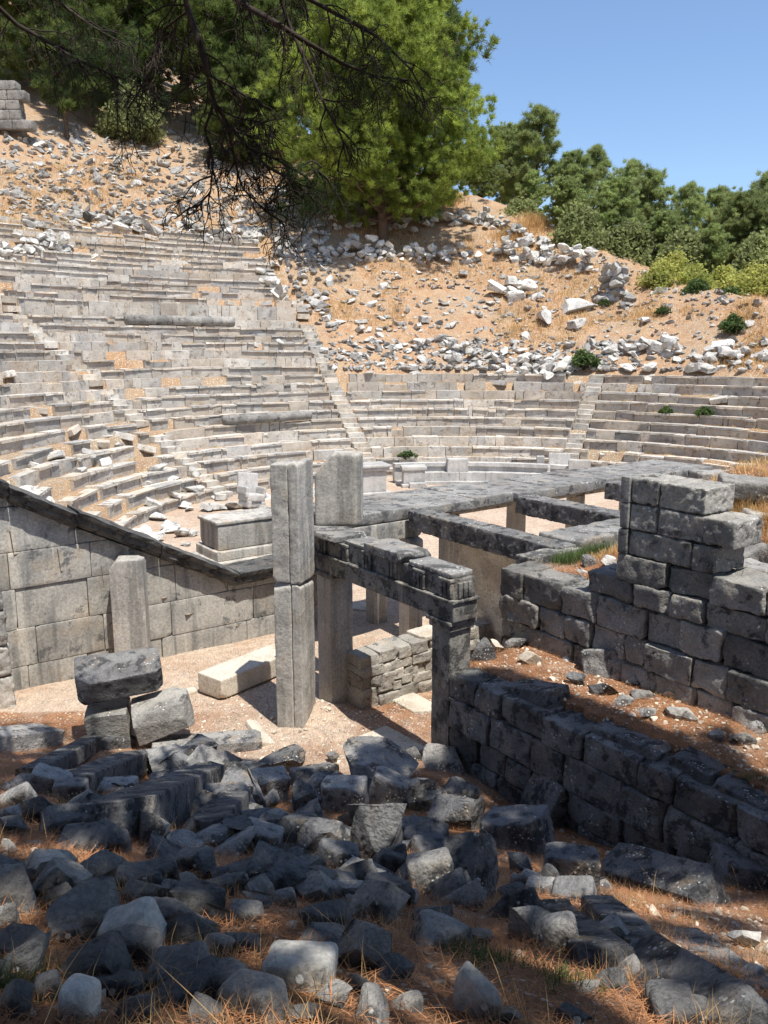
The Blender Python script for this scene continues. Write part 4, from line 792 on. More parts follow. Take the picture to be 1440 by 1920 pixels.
FP = [(1010, 200, 74, 1, 'tall sparse pine whose tip rises highest right of the big pine'), (1075, 285, 70, 0, 'dense pine just right of the tall sparse one'), (1118, 275, 76, 1, 'second pointed pine top right of the big pine'),
(1185, 302, 74, 1, 'pine with a narrow rounded tip, right half of the hilltop'), (1222, 322, 70, 0, 'low pine filling the hilltop left of the sky dip'), (1150, 338, 62, 2, 'broad green pine in front of the pointed tops'),
(1295, 345, 66, 1, 'open branched pine right of the sky dip'), (1345, 355, 70, 0, 'low pine between the open branched one and the right edge'), (1400, 365, 60, 2, 'broad pine near the right edge of the photo'), (1440, 325, 70, 1, 'pine at the right edge of the photo, rising highest there'),
(1245, 400, 60, 2, 'wide dark pine beside the gap showing pale sky'), (1060, 380, 63, 2, 'wide pine behind the dark oaks right of the big pine'), (960, 240, 78, 2, 'pine partly behind the right flank of the big pine'), (905, 280, 72, 2, 'pine filling the gap beside the big pine, right flank'), (1000, 330, 68, 0, 'short pine standing before the tall sparse one'), (1340, 430, 56, 0, 'dark low pine above the yellow green bushes'),(1480, 380, 58, 2, 'pine just outside the right edge, its boughs reaching in')]
for a_ in FP: far_pine(*a_)
FL = [(820, -15, 84, 1, 'tall pale pine rising behind the top of the big pine', 'pine_left'), (60, -180, 74, 2, 'large pine on the left hilltop, left of the short trunked one', 'pine_left'), (150, -90, 71, 0, 'short trunked pine on the left hillside', 'pine_left'), (260, -160, 80, 2, 'pine above the dark round oak', 'pine_left'),
(380, -120, 74, 0, 'pine with a visible thick trunk, upper left of centre', 'pine_left'), (455, -60, 80, 2, 'pine behind the hanging branch', 'pine_left'), (545, -40, 78, 0, 'bright pine above the strip of dry grass', 'pine_left'), (620, 20, 74, 1, 'pine immediately left of the big pine', 'pine_left'),
(-60, -200, 80, 0, 'pine at the left edge of the photo', 'pine_left'), (680, -60, 92, 2, 'distant pine between the hanging branch and the big pine', 'pine_left'), (330, -200, 92, 0, 'far back pine on the upper left slope', 'pine_left'), (10, -250, 92, 2, 'farthest back pine on the upper left slope', 'pine_left'), (500, -160, 95, 1, 'far back pine filling the sky above the hanging branch', 'pine_left'), (190, -240, 98, 1, 'back row pine above the short trunked pine', 'pine_left'),(590, -120, 96, 0, 'back row pine left of the big pine', 'pine_left'), (110, 40, 67, 1, 'small pine low on the left slope beside the dark masonry', 'pine_left'), (440, 120, 70, 2, 'low bushy pine behind the hanging branch', 'pine_left'), (520, 100, 72, 0, 'low bright pine left of the dry grass strip', 'pine_left'), (250, 60, 76, 2, 'low dark pine behind the round oak', 'pine_left'), (30, 90, 78, 0, 'low pine behind the dark block masonry', 'pine_left'), (350, 70, 84, 1, 'low pine in the second row, upper left of centre', 'pine_left')]
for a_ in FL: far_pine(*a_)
def bush(name, label, px0, py0, px1, py1, mat, Y=None, seed=0, leaf=0.09, dens=900, cat='bush', stem=True, pt=None, depthk=0.8):
    rg = np.random.default_rng(seed + int(px0)); cx_ = (px0 + px1) / 2
    p = pt or (onhill(cx_, py1) if Y is None else pY(cx_, py1, Y))
    D = depth(p); Wd = (px1 - px0) / F * D; Hd = (py1 - py0) / F * D; t = thing(name, label, cat, tuple(p))
    n = 60; th = rg.uniform(0, 2 * np.pi, n); rr = np.sqrt(rg.uniform(0, 1, n)); hh = rg.uniform(0.15, 1, n); k = np.sqrt(np.clip(1 - (hh - 0.25) ** 2 * 1.6, 0.05, 1))
    C = np.stack([np.cos(th) * rr * k * Wd * 0.46, np.sin(th) * rr * k * Wd * 0.46 * depthk, hh * Hd * 0.9 * (1 - 0.35 * rr ** 2)], -1)
    V, Fc, T = leaf_quads(C, max(20, dens // n), min(Wd, Hd) * 0.085, leaf, rg, rg.normal(0, 0.16, n)); link('foliage', mesh_np('foliage', V, Fc, M[mat], False, T), t)
    if stem: 
        sg = [(np.array([[0, 0, -0.1], C[i] * 0.5 + [0, 0, 0.05], C[i]]), np.array([0.03, 0.02, 0.006]) * min(1.5, max(Wd / 2, .25))) for i in range(0, n, 4)]; V, Fc = tubes(sg, 4); link('stem', mesh_np('stem', V, Fc, M['twig']), t)
    return t
bush('oak_bush', 'dark rounded holm oak bush on the left hillside under the pines', 192, 165, 318, 268, 'oak', None, 1, 0.14, 9000)
bush('oak_tree', 'dark oak crown above the tumbled wall, right of the big pine', 930, 370, 1030, 450, 'oak', 66, 2, 0.16, 9000); bush('oak_tree', 'tall dark oak behind the tumbled stone heap', 1030, 385, 1140, 510, 'oak', 60, 3, 0.15, 14000)
bush('oak_tree', 'broad dark oak left of the yellow green bushes', 1120, 410, 1230, 520, 'oak', 60, 4, 0.15, 14000); bush('oak_tree', 'dark oak mass above the middle yellow green bush', 1230, 430, 1330, 520, 'oak', 57, 5, 0.15, 12000); bush('oak_tree', 'dark oak at the right edge above the bushes', 1370, 440, 1480, 535, 'oak', 56, 6, 0.15, 12000)
bush('green_bush', 'wide yellow green bush on the right hilltop', 1180, 478, 1345, 560, 'shrub', 53, 7, 0.11, 14000); bush('green_bush', 'yellow green bush cut by the right edge of the photo', 1350, 495, 1480, 572, 'shrub', 50, 8, 0.11, 12000)
bush('green_bush', 'yellowish bush closing the gap between the two large yellow green ones', 1300, 500, 1400, 560, 'shrub', 54, 17, 0.11, 9000)
bush('green_bush', 'small fresh green bush at the foot of the wide bush', 1275, 522, 1335, 560, 'herb', 50.5, 9, 0.09, 3500); bush('green_bush', 'small bush between the two large yellow green ones', 1338, 538, 1400, 575, 'herb', 49, 10, 0.09, 3000)
bush('green_bush', 'round green bush on the dry slope near the right edge', 1348, 590, 1398, 624, 'herb', None, 11, 0.08, 3000); bush('green_bush', 'green bush among stones just above the right seats', 1058, 660, 1128, 696, 'herb', None, 12, 0.08, 3500)
for i, (bx, lb) in enumerate([((742, 852, 785, 868), 'straggly green plant on the lowest seats behind the altar'), ((1300, 768, 1340, 786), 'weeds on a right seat row, right of the stairway'), ((1235, 765, 1262, 780), 'small weed on a right seat row beside the stairway'), ((1118, 562, 1148, 575), 'small weed at the foot of the stacked stone heap'),
        ((1225, 575, 1260, 590), 'pale weed on the dry slope below the bushes')]): bush('weed', lb, *bx[:2], bx[2], bx[3], 'herb', None, 20 + i, 0.05, 700, 'weed')
# ------------------------------------------------------------ stones and heaps on the hillside
protos = []
for i in range(9):
    V, Fc = (rock(1, 0.8, 0.55, 500 + i, 11, 16, 0.10, 2.2, 0.4, 0.7) if i % 3 else block(1, 0.6, 0.42, seed=500 + i, res=0.12, rough=0.04, chips=6, rnd=0.05, deep=0.25)); protos.append(mesh_np('fallen_stone', V, Fc, M['hill_rock'], False))
rg = np.random.default_rng(99); cnt = 0
def hill_stone(px, py, wpx, label=None, pr=None, mat=None):
    p = onhill(px, py); D = depth(p); s_ = wpx / F * D; me = protos[rg.integers(9) if pr is None else pr]
    o = link('fallen_stone', me, None, (p.x, p.y, p.z + s_ * 0.12), (rg.normal(0, .35), rg.normal(0, .35), rg.uniform(0, 6.28))); o.scale = (s_, s_ * rg.uniform(.7, 1.1), s_ * rg.uniform(0.6, 1.15))
    tag(o, label or 'pale broken stone among the many scattered over the dry hillside above the seats', 'stone', 'fallen stones on the hillside'); return o
for (px, py, w_, lb) in [(600, 578, 44, 'dark topped long block on the slope right of the tall wedge'), (965, 562, 46, 'big grey boulder with a flat top, right middle of the slope'), (1022, 602, 46, 'grey slab like boulder left of the pale layered one'), (1085, 585, 62, 'broad pale layered boulder on the right slope'), (1082, 612, 38, 'angular grey block below the pale layered boulder'), (1210, 606, 34, 'grey boulder alone right of the layered one'), (1145, 663, 36, 'tall white block above the right stairway'), (1228, 655, 44, 'pale block with pointed top above the right seats'), (1355, 655, 40, 'white flat block above the right seats near the edge'), (868, 518, 30, 'white slab on the orange slope below the big pine'), (795, 602, 28, 'white triangular slab in the middle of the slope'), (848, 612, 26, 'pale upright stone right of the white triangular slab'), (985, 633, 26, 'small white slab lying alone on bare soil'), (965, 655, 20, 'little tilted slab above the centre seats'), (830, 640, 34, 'pale block in the heap above the centre seats'), (1240, 548, 24, 'stone below the wide green bush'), (720, 540, 26, 'upright pale stone below the shaded heap'), (525, 650, 24, 'bluish stone at the end of a seat row')]: hill_stone(px, py, w_, lb)
def zone(n_, poly_x, fy, wr):
    global cnt
    for i in range(n_):
        px = rg.uniform(*poly_x); lo, hi = fy(px); hill_stone(px, rg.uniform(lo, hi), rg.uniform(*wr) * (0.7 + 0.5 * rg.random())); cnt += 1
zone(46, (620, 1140), lambda x: (650, 706), (11, 30)); zone(55, (470, 720), lambda x: (np.interp(x, [470, 720], [440, 500]), np.interp(x, [470, 600, 720], [500, 610, 655])), (10, 26))
zone(36, (700, 1180), lambda x: (510, 640), (8, 22)); zone(64, (0, 560), lambda x: (np.interp(x, [0, 560], [395, 440]), np.interp(x, [0, 130, 140, 560], [510, 500, 432, 470])), (14, 36)); zone(30, (0, 560), lambda x: (np.interp(x, [0, 560], [250, 330]), 400), (10, 26)); zone(28, (1150, 1440), lambda x: (640, 708), (12, 34))
mb = MB()     # the finer scatter nobody could count
sm = [rock(1, .8, .5, 900 + i, 4, 12, 0.05, 2, .4, .7) for i in range(6)]
for i in range(4600):
    u_ = rg.random()
    if u_ < 0.52: px, py = rg.uniform(0, 620), 235 + 265 * rg.random() ** 0.8
    elif u_ < 0.85: px, py = rg.uniform(480, 1440), rg.uniform(450, 705)
    else: px, py = rg.uniform(560, 1200), rg.uniform(640, 710)
    p_ = onhill(px, py); x, y = p_.x, p_.y
    r_ = math.hypot(x - CX, y - CY); ph_ = math.degrees(math.atan2(y - CY, x - CX)) % 360
    if (ph_ > 109 and r_ < rowr(31)) or (ph_ <= 109 and r_ < rowr(11)) or r_ > float(rim(ph_)) + 25: continue
    s_ = rg.uniform(0.14, 0.48) * (1.5 if rg.random() < 0.15 else 0.85) * (1.45 if px < 620 else 1.0); V, Fc = sm[rg.integers(6)]; V = V * s_ @ rotm(rg.normal(0, .4), rg.normal(0, .4), rg.uniform(0, 6)).T + np.array([x, y, p_.z + s_ * 0.1]); mb.add(V, Fc, rg.normal(0.0, .22))
o = mb.build('hillside_rubble', M['hill_rock'], None); tag(o, 'small pale stones and chips strewn over the dry hillside', 'rubble', kind='stuff')
def heap(label, pts, n_, wpx, seed, mat='hill_rock', name='tumbled_wall', cat='ruined wall', lay=3, bk=0.8):
    """a ruined length of rough wall following pixel points on the hillside"""
    rg2 = np.random.default_rng(seed); P = [onhill(*q) for q in pts]; base = P[len(P) // 2]; t = thing(name, label, cat, tuple(base)); mb = MB()
    for i in range(n_):
        f = rg2.uniform(0, len(P) - 1.001); a_ = P[int(f)].lerp(P[int(f) + 1], f - int(f)); L = rg2.integers(0, lay); s_ = wpx / F * depth(a_) * rg2.uniform(0.6, 1.35)
        V, Fc = rock(s_, s_ * 0.8, s_ * 0.62, int(rg2.integers(9999)), 9, 15, 0.08, 2, 0.45, 0.75); x, y = a_.x + rg2.normal(0, bk * 0.25), a_.y + rg2.normal(0, bk * 0.4)
        V = V @ rotm(rg2.normal(0, .2), rg2.normal(0, .2), rg2.uniform(0, 6)).T + np.array([x, y, max(hz(x, y), a_.z - 0.4) + 0.1 + L * s_ * 0.42]) - np.array(base); mb.add(V, Fc, rg2.normal(0.0, .18))
    mb.build('stonework', M[mat], t, False)
heap('shaded polygonal wall of grey boulders under the big pine', [(590, 470), (680, 480), (780, 490), (900, 485)], 80, 19, 1, 'hill_rock', lay=3)
heap('upper shaded line of boulders behind the big pine trunk', [(600, 425), (740, 430), (850, 420), (920, 425)], 60, 17, 2, 'hill_rock', lay=3); heap('sunlit ridge of tumbled boulders descending right from the big pine', [(900, 405), (940, 430), (985, 455), (1035, 475)], 50, 17, 3, lay=3)
heap('pale boulder heap on the skyline left of the bushes', [(930, 478), (985, 490), (1040, 500), (1110, 510)], 60, 20, 4, lay=4); heap('square stacked stub of grey stones on the right skyline', [(1128, 562), (1150, 562), (1175, 560)], 30, 26, 5, lay=5, bk=0.4)
heap('cluster of grey boulders on the slope left of the skyline heap', [(935, 560), (975, 550), (1005, 565)], 12, 30, 6, lay=2); heap('cream and grey stones heaped above the centre seats', [(780, 660), (840, 655), (900, 680)], 24, 20, 7, lay=3); heap('heap of broken slabs above the seats left of the right stairway', [(930, 690), (1000, 695), (1080, 700)], 40, 22, 8, lay=2)
heap('stone jumble at the top of the tall seat wedge, far left', [(0, 480), (60, 478), (130, 470)], 30, 20, 9, lay=3); heap('stones heaped at the right end of the long smooth upper wall', [(490, 520), (520, 545), (535, 560)], 16, 24, 10, lay=2); heap('jumble of pale stones above the right seats near the edge', [(1180, 660), (1290, 665), (1440, 680)], 32, 24, 11, lay=2)
_n = 0
while _n < 60:
    ph = rg.uniform(125, 196); r_ = rg.uniform(8.6, 12.2) if _n < 42 else rg.uniform(12, 16); x, y = polar(ph, r_)
    if wall_dist(x, y) < 0.9 or not inframe(x, y, 0.5) or abs(x + 2.6) + abs(y - 18.3) < 2.2: continue
    s_ = rg.uniform(0.3, 0.95); z_ = 0.0 if r_ < 12.1 else hz(x, y)
    o = link('fallen_stone', protos[rg.integers(9)], None, (x, y, z_ + s_ * 0.12), (rg.normal(0, .2), rg.normal(0, .2), rg.uniform(0, 6.28))); o.scale = (s_, s_ * rg.uniform(.7, 1.1), s_ * rg.uniform(0.6, 1.0)); tag(o, 'pale fallen block lying between the lowest left seats and the sloping cornice', 'stone', 'fallen blocks below the left seats'); _n += 1
# dark masonry at the far upper left
p = onhill(-10, 245); fw = thing('ruined_wall', 'dark block masonry at the upper left edge below the pines', 'wall', tuple(p)); mb = MB()
for k in range(5):
    a = -2.5
    while a < 1.8:
        L = RNG.uniform(0.8, 1.5); V, Fc = block(L - 0.03, 1.0, 0.62, seed=int(RNG.integers(999)), res=0.2, rough=0.03, chips=3, rnd=0.05); mb.add(V + np.array([a + L / 2, 0, 0.3 + k * 0.64]), Fc, RNG.normal(0, .1)); a += L
mb.build('masonry', M['dark'], fw, True)
# ------------------------------------------------------------ the near pine: unseen crown shaped to shade the foreground, boughs hanging into view
rg = np.random.default_rng(2024)
npine = thing('pine_tree', 'dark pine at the camera whose bare drooping twigs hang into the top left', 'tree', (5.2, -5.0, float(gh(5.2, -5.0)))); NB = np.array(npine.location)
sdn = np.array(sd)
def shade_points(n_):
    out = []
    while len(out) < n_:
        x = rg.uniform(-7, 7); y = rg.uniform(-1.5, 11.5); s_, t_ = st(x, y); yy = y + 0.3 * x
        edge = 10.35 + 0.35 * math.sin(x * 2.1) - (0.5 if x > -1.6 and x < -0.4 else 0)
        q = float(fbm(np.array([[x * 1.15, y * 1.5, 3.0]]), 2, 21)[0]) + 0.12 * float(fbm(np.array([[x * 3, y * 3, 9.0]]), 2, 22)[0])
        if t_ > 0.55:
            if not (t_ < 1.7 and s_ > 1.4 and q < -0.22) and not (s_ > 4.8 and q < 0.05): continue
        elif yy > edge: continue
        if -2.6 < x < -0.0 and 1.8 < y < 9 and q > 0.16: continue
        if q > (0.20 if y < 6 else 0.26): continue
        out.append((x, y, float(gh(x, y))))
    return np.array(out)
Gp = shade_points(6800); _s = rg.uniform(0.35, 7.5, 2600); _t = rg.uniform(-0.15, 0.62, 2600); _z = rg.uniform(0.2, 1.95, 2600); _q = fbm(np.stack([_s * 1.1, _z * 0, _t * 2], -1), 3, 77) < 0.22
Gp = np.concatenate([Gp, np.stack([G0[0] + _s * U[0] + _t * W[0], G0[1] + _s * U[1] + _t * W[1], _z], -1)[_q]])
_bx = rg.uniform(-13, 13, 9000); _by = rg.uniform(-14, 0.8, 9000); _m = fbm(np.stack([_bx * .3, _by * .3, 0 * _bx], -1), 3, 88) < 0.25; Gp = np.concatenate([Gp, np.stack([_bx, _by, 0 * _bx + 5], -1)[_m]])  # unseen clumps added behind and beside the camera to cut sky light
_bx = np.concatenate([rg.uniform(-15, -8.5, 1500), rg.uniform(9, 15, 1500)]); Gp = np.concatenate([Gp, np.stack([_bx, rg.uniform(-2, 8, 3000), 0 * _bx + 3], -1)]); zc = rg.uniform(10.2, 13.5, len(Gp)); Cc = Gp + sdn * ((zc - Gp[:, 2]) / sdn[2])[:, None]
V, Fc, T = needle_tris(Cc - NB, 34, np.tile([0, 0, 0.3], (len(Cc), 1)), 0.22, 0.021, rg, rg.normal(0, 0.12, len(Cc)))
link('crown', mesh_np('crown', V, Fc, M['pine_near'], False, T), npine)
tr = np.array([[0, 0, -0.4], [-0.1, 0.1, 2], [-0.3, 0.2, 4.5], [-0.5, 0.5, 7], [-0.9, 0.7, 9.5]]); segs = [(tr, np.array([0.36, 0.3, 0.25, 0.18, 0.1]))]
for i in range(26):
    e = Cc[rg.integers(len(Cc))] - NB; b0 = tr[3] * 0.6 + tr[2] * 0.4 + rg.normal(0, .1, 3) + np.array([0, 0, rg.uniform(-1, 2)]); u_ = np.linspace(0, 1, 9)[:, None]
    P = b0 + (e - b0) * u_; P[:, 2] += 0.7 * np.sin(u_[:, 0] * math.pi); P += rg.normal(0, .07, P.shape); segs.append((P, np.linspace(0.09, 0.012, 9)))
# boughs in view, traced with their own distance
BR = [([(330, -160), (338, -60), (352, 20), (375, 80), (390, 140), (402, 190), (428, 235), (465, 275), (500, 312), (560, 345), (610, 362)], 7.0, 0.034, 0.006, 20, 0.42, (0.85, 1.1)),
      ([(380, -110), (410, -30), (460, 10), (520, 45), (580, 82), (640, 120), (700, 142), (765, 150)], 7.6, 0.036, 0.008, 18, 0.40, (0.5, 1.1)),
      ([(450, -120), (560, -10), (640, 30), (710, 70), (770, 130)], 7.9, 0.028, 0.006, 15, 0.38, (0.3, 1.1)),
      ([(500, -80), (540, 40), (575, 120), (610, 200), (640, 260), (650, 300)], 7.2, 0.022, 0.005, 9, 0.30, (2, 3)),
      ([(-60, -40), (30, 45), (90, 80), (150, 115), (235, 150)], 8.2, 0.026, 0.005, 20, 0.42, (0.0, 1.1)),
      ([(-60, -140), (60, -40), (130, 20), (190, 60), (250, 90)], 8.8, 0.026, 0.005, 18, 0.42, (0.1, 1.1)),
      ([(428, 235), (440, 300), (452, 350), (500, 400), (560, 430)], 7.0, 0.014, 0.004, 10, 0.30, (2, 3)),
      ([(402, 190), (385, 240), (400, 300), (395, 360), (360, 400)], 7.1, 0.014, 0.004, 9, 0.30, (2, 3)),
      ([(352, 20), (300, 60), (285, 120), (250, 190)], 7.3, 0.013, 0.004, 14, 0.34, (2, 3)),
      ([(465, 275), (520, 300), (570, 330), (610, 310)], 6.9, 0.012, 0.004, 12, 0.3, (0.4, 1.2)),
      ([(390, 140), (430, 160), (480, 190), (520, 250)], 7.1, 0.012, 0.004, 8, 0.28, (2, 3))]
tw = []; tufts = []; tdir = []
def twig(p, d, L, r, lev, needle):
    m = 6; P = [p]; dd = d.copy()
    for i in range(m - 1):
        dd = dd + np.array([0, 0, -0.10 if lev > 1 else -0.16]) + rg.normal(0, 0.20, 3); dd /= np.linalg.norm(dd); P.append(P[-1] + dd * L / (m - 1))
    P = np.array(P); tw.append((P, np.linspace(r, max(0.0028, r * 0.4), m)))
    if needle:
        if rg.random() < (0.0, 0.2, 0.5, 0.42)[lev]: tufts.append(P[m - 1]); tdir.append(dd)
    if lev < 3:
        for i in range((3, 3, 2, 0)[lev]):
            j = rg.integers(1, m); sd2 = dd + rg.normal(0, 0.75, 3); sd2 /= np.linalg.norm(sd2); twig(P[j], sd2, L * rg.uniform(0.45, 0.75), r * 0.6, lev + 1, needle)
for pts, Y_, ra, rb, nchild, L, (n0, n1) in BR:
    A = np.array([np.array(pY(px, py, Y_ + 0.25 * math.sin(i * 1.3))) for i, (px, py) in enumerate(pts)]); k = len(A); u_ = np.linspace(0, k - 1, 4 * k)
    P = np.stack([np.interp(u_, np.arange(k), A[:, c_]) for c_ in range(3)], -1); P = P + 0.012 * np.stack([fbm(P * 3, 3, c_) for c_ in range(3)], -1)
    tw.append((P, np.linspace(ra, rb, len(P))))
    if pts[0][1] < -30:
        e = tr[3] + NB; v_ = np.linspace(0, 1, 8)[:, None]; Pc = P[0] + (e - P[0]) * v_; Pc[:, 2] += 1.6 * np.sin(v_[:, 0] * math.pi); segs.append((Pc - NB, np.linspace(ra, 0.08, 8)))
    for i in range(nchild):
        f = 0.12 + 0.88 * (i + rg.random()) / nchild; q = int(f * (len(P) - 1)); tg = P[min(q + 1, len(P) - 1)] - P[max(q - 1, 0)]; tg /= np.linalg.norm(tg)
        d0 = tg * 0.7 + rg.normal(0, 0.6, 3) + np.array([0, 0, -0.25]); d0 /= np.linalg.norm(d0); twig(P[q], d0, L * rg.uniform(0.6, 1.15), 0.009, 0, n0 <= f <= n1)
V, Fc = tubes(segs, 8); link('trunk', mesh_np('trunk', V, Fc, M['bark'], True), npine)
tw = [(P - NB, r_) for P, r_ in tw]; V, Fc = tubes(tw, 4); link('hanging_boughs', mesh_np('hanging_boughs', V, Fc, M['twig'], True), npine)
tufts = np.array(tufts); tdir = np.array(tdir); keep_ = rg.random(len(tufts)) < 0.62; tufts = tufts[keep_]; tdir = tdir[keep_]
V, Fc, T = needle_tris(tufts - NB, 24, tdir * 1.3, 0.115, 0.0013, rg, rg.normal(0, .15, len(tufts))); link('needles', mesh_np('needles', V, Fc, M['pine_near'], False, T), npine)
# ------------------------------------------------------------ needle litter, dry grass and herbs
def litter_pts(n_, xr, yr, test):
    x = rg.uniform(*xr, n_ * 3); y = yr[0] + (yr[1] - yr[0]) * rg.random(n_ * 3) ** 1.35; m = test(x, y) & (np.abs(x) < 0.52 * y + 0.9); return x[m][:n_], y[m][:n_]
def blades(x, y, z, L, wd, el, rg_, tone, bend=0.4, seg=2):
    n_ = len(x); az = rg_.uniform(0, 2 * np.pi, n_); D = np.stack([np.cos(az) * np.cos(el), np.sin(az) * np.cos(el), np.sin(el)], -1); S_ = np.stack([-np.sin(az), np.cos(az), 0 * az], -1)
    P0 = np.stack([x, y, z], -1); L = L[:, None]; mid = P0 + D * L * 0.55; D2 = D + np.array([0, 0, -1]) * bend * rg_.random((n_, 1)); tip = mid + D2 * L * 0.45; wd = wd[:, None] if hasattr(wd, 'shape') else wd
    V = np.stack([P0 - S_ * wd, P0 + S_ * wd, mid + S_ * wd * 0.8, mid - S_ * wd * 0.8, tip], 1).reshape(-1, 3); b = np.arange(n_)[:, None] * 5
    Q = np.concatenate([b + np.array([[0, 1, 2, 3]]), b + np.array([[3, 2, 4, 4]])], 0); tri = np.concatenate([b + np.array([[0, 1, 2]]), b + np.array([[0, 2, 3]]), b + np.array([[3, 2, 4]])], 0)
    return V, tri, np.repeat(tone, 5)
x, y = litter_pts(150000, (-6, 6.5), (1.0, 12.5), lambda x, y: (rg.random(len(x)) > np.clip(gdirt(x, y), 0, 1) * 1.0) & (rg.random(len(x)) < 0.35 + 1.3 * np.clip(fbm(np.stack([x * 1.4, y * 1.4, 0 * x], -1), 3, 31) + 0.35, 0, 1)))
z = gh(x, y) + rg.uniform(0.0, 0.03, len(x)); V, Fc, T = blades(x, y, z, rg.uniform(0.05, 0.11, len(x)), rg.uniform(0.0008, 0.0016, len(x)), rg.uniform(-0.1, 0.5, len(x)), rg, rg.normal(0, 0.3, len(x)), 0.5)
tag(link('pine_needle_litter', mesh_np('pine_needle_litter', V, Fc, M['needle'], False, T)), 'rust coloured dead pine needles covering the foreground slope and ledge', 'needle litter', kind='stuff')
def tuft_field(name, label, centers, per, L, wd, mat, cat, sp=0.05, el=(0.6, 1.5), zf=gh, one=True, bend=0.8):
    c_ = np.array(centers); x = np.repeat(c_[:, 0], per) + rg.normal(0, sp, len(c_) * per); y = np.repeat(c_[:, 1], per) + rg.normal(0, sp, len(c_) * per); n_ = len(x); z = zf(x, y) - 0.01
    V, Fc, T = blades(x, y, z, rg.uniform(L * 0.4, L, n_), wd, rg.uniform(*el, n_), rg, rg.normal(0, .2, n_), bend); return tag(link(name, mesh_np(name, V, Fc, M[mat], False, T)), label, cat, kind='stuff')
x, y = litter_pts(230, (-5, 5.5), (1.3, 9.0), lambda x, y: st(x, y)[1] < 0); tuft_field('dry_grass', 'thin straw coloured dry grass growing between the shaded rocks', np.c_[x, y], 34, 0.22, 0.0011, 'straw', 'dry grass', 0.07)
x, y = litter_pts(70, (-5, 5), (1.3, 7.0), lambda x, y: st(x, y)[1] < 0); tuft_field('long_straws', 'single long pale straws lying over the foreground', np.c_[x, y], 2, 0.5, 0.0016, 'straw', 'dry grass', 0.1, (0.1, 0.9))
x, y = litter_pts(120, (0.8, 6), (6.5, 12.5), lambda x, y: (st(x, y)[1] > 0.6) & (st(x, y)[1] < 1.5)); tuft_field('dry_grass', 'short straw tufts on the needle ledge between the two walls', np.c_[x, y], 16, 0.13, 0.0011, 'straw', 'dry grass', 0.06)
def gpt(px, py, w_, n_=6):
    p = on(px, py); s_ = w_ / F * depth(p); return [(p.x + rg.normal(0, s_ * .3), p.y + rg.normal(0, s_ * .3)) for _ in range(n_)]
for (px, py, w_, L, lb) in [(975, 1452, 60, .2, 'green grass tuft at the foot of the near wall'), (800, 1490, 50, .13, 'grey green herb beside the lichen patched stone'), (750, 1318, 36, .10, 'small green herb by the rough slab behind the gate'), (1185, 1222, 70, .12, 'green herb patch at the foot of the rusticated wall'),
    (1225, 1228, 34, .13, 'olive herb right of the green patch by the rusticated wall'), (900, 1800, 90, .13, 'dark green herb in shade, lower centre right'), (1060, 1850, 130, .12, 'dark green ground herb near the bottom edge right of centre'), (50, 1860, 110, .13, 'dark green herb in the bottom left corner'), (1380, 1650, 60, .16, 'green sprigs on the outcrop at the right edge'), (1150, 1205, 50, .2, 'pale green sprig before the rusticated wall')]:
    c_ = gpt(px, py, w_, 9); x, y = np.array(c_).T; x = np.repeat(x, 26) + rg.normal(0, .03, len(x) * 26); y = np.repeat(y, 26) + rg.normal(0, .03, len(y) * 26); n_ = len(x); z = gh(x, y)
    V, Fc, T = blades(x, y, z, rg.uniform(L * .3, L * .8, n_), 0.002, rg.uniform(0.5, 1.5, n_), rg, rg.normal(0, .2, n_)); o_ = np.array([x.mean(), y.mean(), z.mean()]); tag(link('green_herb', mesh_np('green_herb', V - o_, Fc, M['herb'], False, T), None, tuple(o_)), lb, 'plant')
for (px, py, Y_, w_, h_, mat, lb) in [(1310, 893, 13.2, 110, .32, 'straw', 'golden dry grass clump on top of the bank behind the masonry stub'), (1245, 885, 13.6, 70, .25, 'straw', 'golden dry grass at the left end of the bank top'), (1068, 1040, 12.6, 50, .28, 'herb', 'fresh green sprigs in needles above the rusticated wall, left'), (1115, 1025, 12.9, 50, .3, 'herb', 'tall green sprig above the rusticated wall, right'), (1380, 945, 11.4, 60, .35, 'straw', 'dry grass hanging under the flat boulder'), (1150, 1030, 12.4, 90, .16, 'straw', 'dry grass fringe above the rusticated wall'), (1420, 1020, 11.0, 60, .25, 'straw', 'dry grass between stones at the right edge')]:
    p = pY(px, py, Y_); s_ = w_ / F * depth(p); n_ = 900; x = rg.normal(0, s_ * .35, n_); y = rg.normal(0, s_ * .3, n_); z = gh(x + p.x, y + p.y) - float(gh(p.x, p.y)); z0 = float(gh(p.x, p.y))
    V, Fc, T = blades(x, y, z, rg.uniform(h_ * .4, h_, n_), 0.0025, rg.uniform(0.7, 1.5, n_), rg, rg.normal(0, .2, n_)); tag(link('grass_clump', mesh_np('grass_clump', V, Fc, M[mat], False, T), None, (p.x, p.y, z0)), lb, 'grass clump')
q_ = [uv(rg.uniform(0.3, 6), rg.uniform(3.2, 7.5)) for _ in range(520)]; tuft_field('dry_grass', 'golden dry grass covering the bank top behind the masonry stub', [(v.x, v.y) for v in q_], 26, 0.26, 0.0035, 'straw', 'dry grass', 0.09)
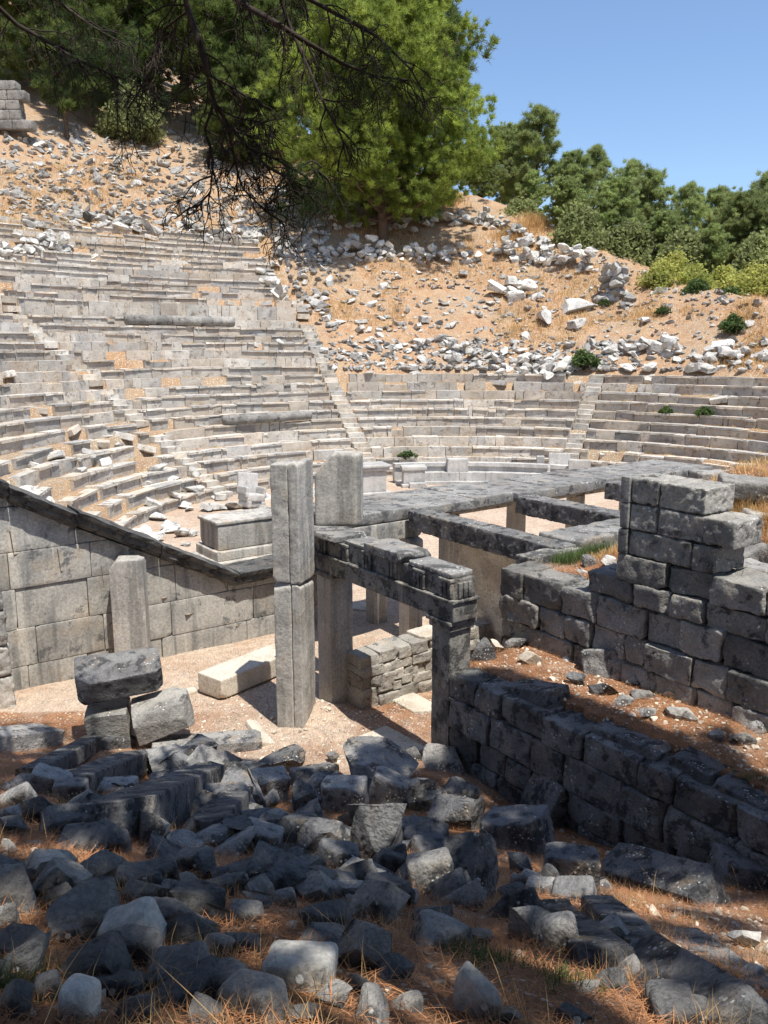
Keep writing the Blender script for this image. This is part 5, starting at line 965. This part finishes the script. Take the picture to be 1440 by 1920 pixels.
# dry grass over the hillside and along the seat treads
N_ = 9000; pxs = rg.uniform(0, 1440, N_); C = []
for i in range(2600):
    px = rg.uniform(0, 1440); py = rg.uniform(np.interp(px, [0, 600, 1440], [230, 300, 560]), np.interp(px, [0, 600, 1440], [440, 600, 700])); p = onhill(px, py)
    if fbm(np.array([[p.x * .22, p.y * .22, 1.]]), 2, 41)[0] > -0.05: C.append((p.x, p.y))
tuft_field('dry_grass', 'bleached dry grass patches all over the hillside', C, 26, 0.42, 0.012, 'straw', 'dry grass', 0.30, (0.5, 1.5), hill_z)
C = []
for i in range(900):
    ph = rg.uniform(30, 175); k = rg.integers(0, 30 if ph > 109 else 10); r_ = rowr(k) + rg.uniform(0.45, 0.68); x, y = polar(ph, r_)
    if inframe(x, y) and wall_dist(x, y) > 1: C.append((x, y))
tuft_field('dry_grass', 'dry grass and weeds in the joints behind the seat rows', C, 16, 0.16, 0.008, 'straw', 'dry grass', 0.10, (0.5, 1.5), hill_z)
tuft_field('green_weeds', 'low green weeds in the joints behind the seat rows', C[::4], 12, 0.18, 0.009, 'shrub', 'weeds', 0.12, (0.5, 1.5), hill_z)
for (px, py, w_, h_, lb) in [(525, 300, 90, 1.0, 'tall golden grass strip below the pines, left of the big pine'), (955, 445, 40, .7, 'dry grass on the sunlit boulder ridge'), (1000, 425, 50, .9, 'dry grass under the dark oak right of the big pine'), (835, 378, 50, .7, 'golden grass at the foot of the big pine crown'), (1210, 590, 60, .35, 'golden grass below the wide green bush')]:
    p = onhill(px, py); s_ = w_ / F * depth(p); n_ = 1200; x = p.x + rg.normal(0, s_ * .35, n_); y = p.y + rg.normal(0, s_ * .35, n_); z = hill_z(x, y)
    V, Fc, T = blades(x, y, z, rg.uniform(h_ * .4, h_, n_), 0.012, rg.uniform(0.8, 1.5, n_), rg, rg.normal(0, .2, n_)); tag(link('grass_clump', mesh_np('grass_clump', V - np.array(p), Fc, M['straw'], False, T), None, p), lb, 'grass clump')
# small chips in the foreground and on the sunlit ground by the gate
mb = MB(); sm2 = [rock(1, .8, .5, 950 + i, 5, 9, 0.05) for i in range(6)]
for i in range(2600):
    u_ = rg.random()
    if u_ < 0.4: x, y = rg.normal(-1.6, 1.3), rg.normal(12.2, 1.3)
    elif u_ < 0.55: x, y = rg.normal(2.7, .45), rg.normal(4.3, .9)
    elif u_ < 0.75: q_ = uv(rg.uniform(0, 6), rg.uniform(.6, 1.5)); x, y = q_.x, q_.y
    else: x, y = rg.uniform(-5, 5), rg.uniform(1.5, 10)
    if wall_dist(x, y) > -0.4: continue
    s_ = rg.uniform(0.015, 0.06) * (2 if rg.random() < .08 else 1); V, Fc = sm2[rg.integers(6)]; mb.add(V * s_ @ rotm(rg.normal(0, .4), rg.normal(0, .4), rg.uniform(0, 6)).T + np.array([x, y, float(gh(x, y)) + s_ * .1]), Fc, rg.normal(0.05, .2))
o = mb.build('stone_chips', M['cream'], None); tag(o, 'pale stone chips scattered on the ground round the gate and slope', 'gravel', kind='stuff')
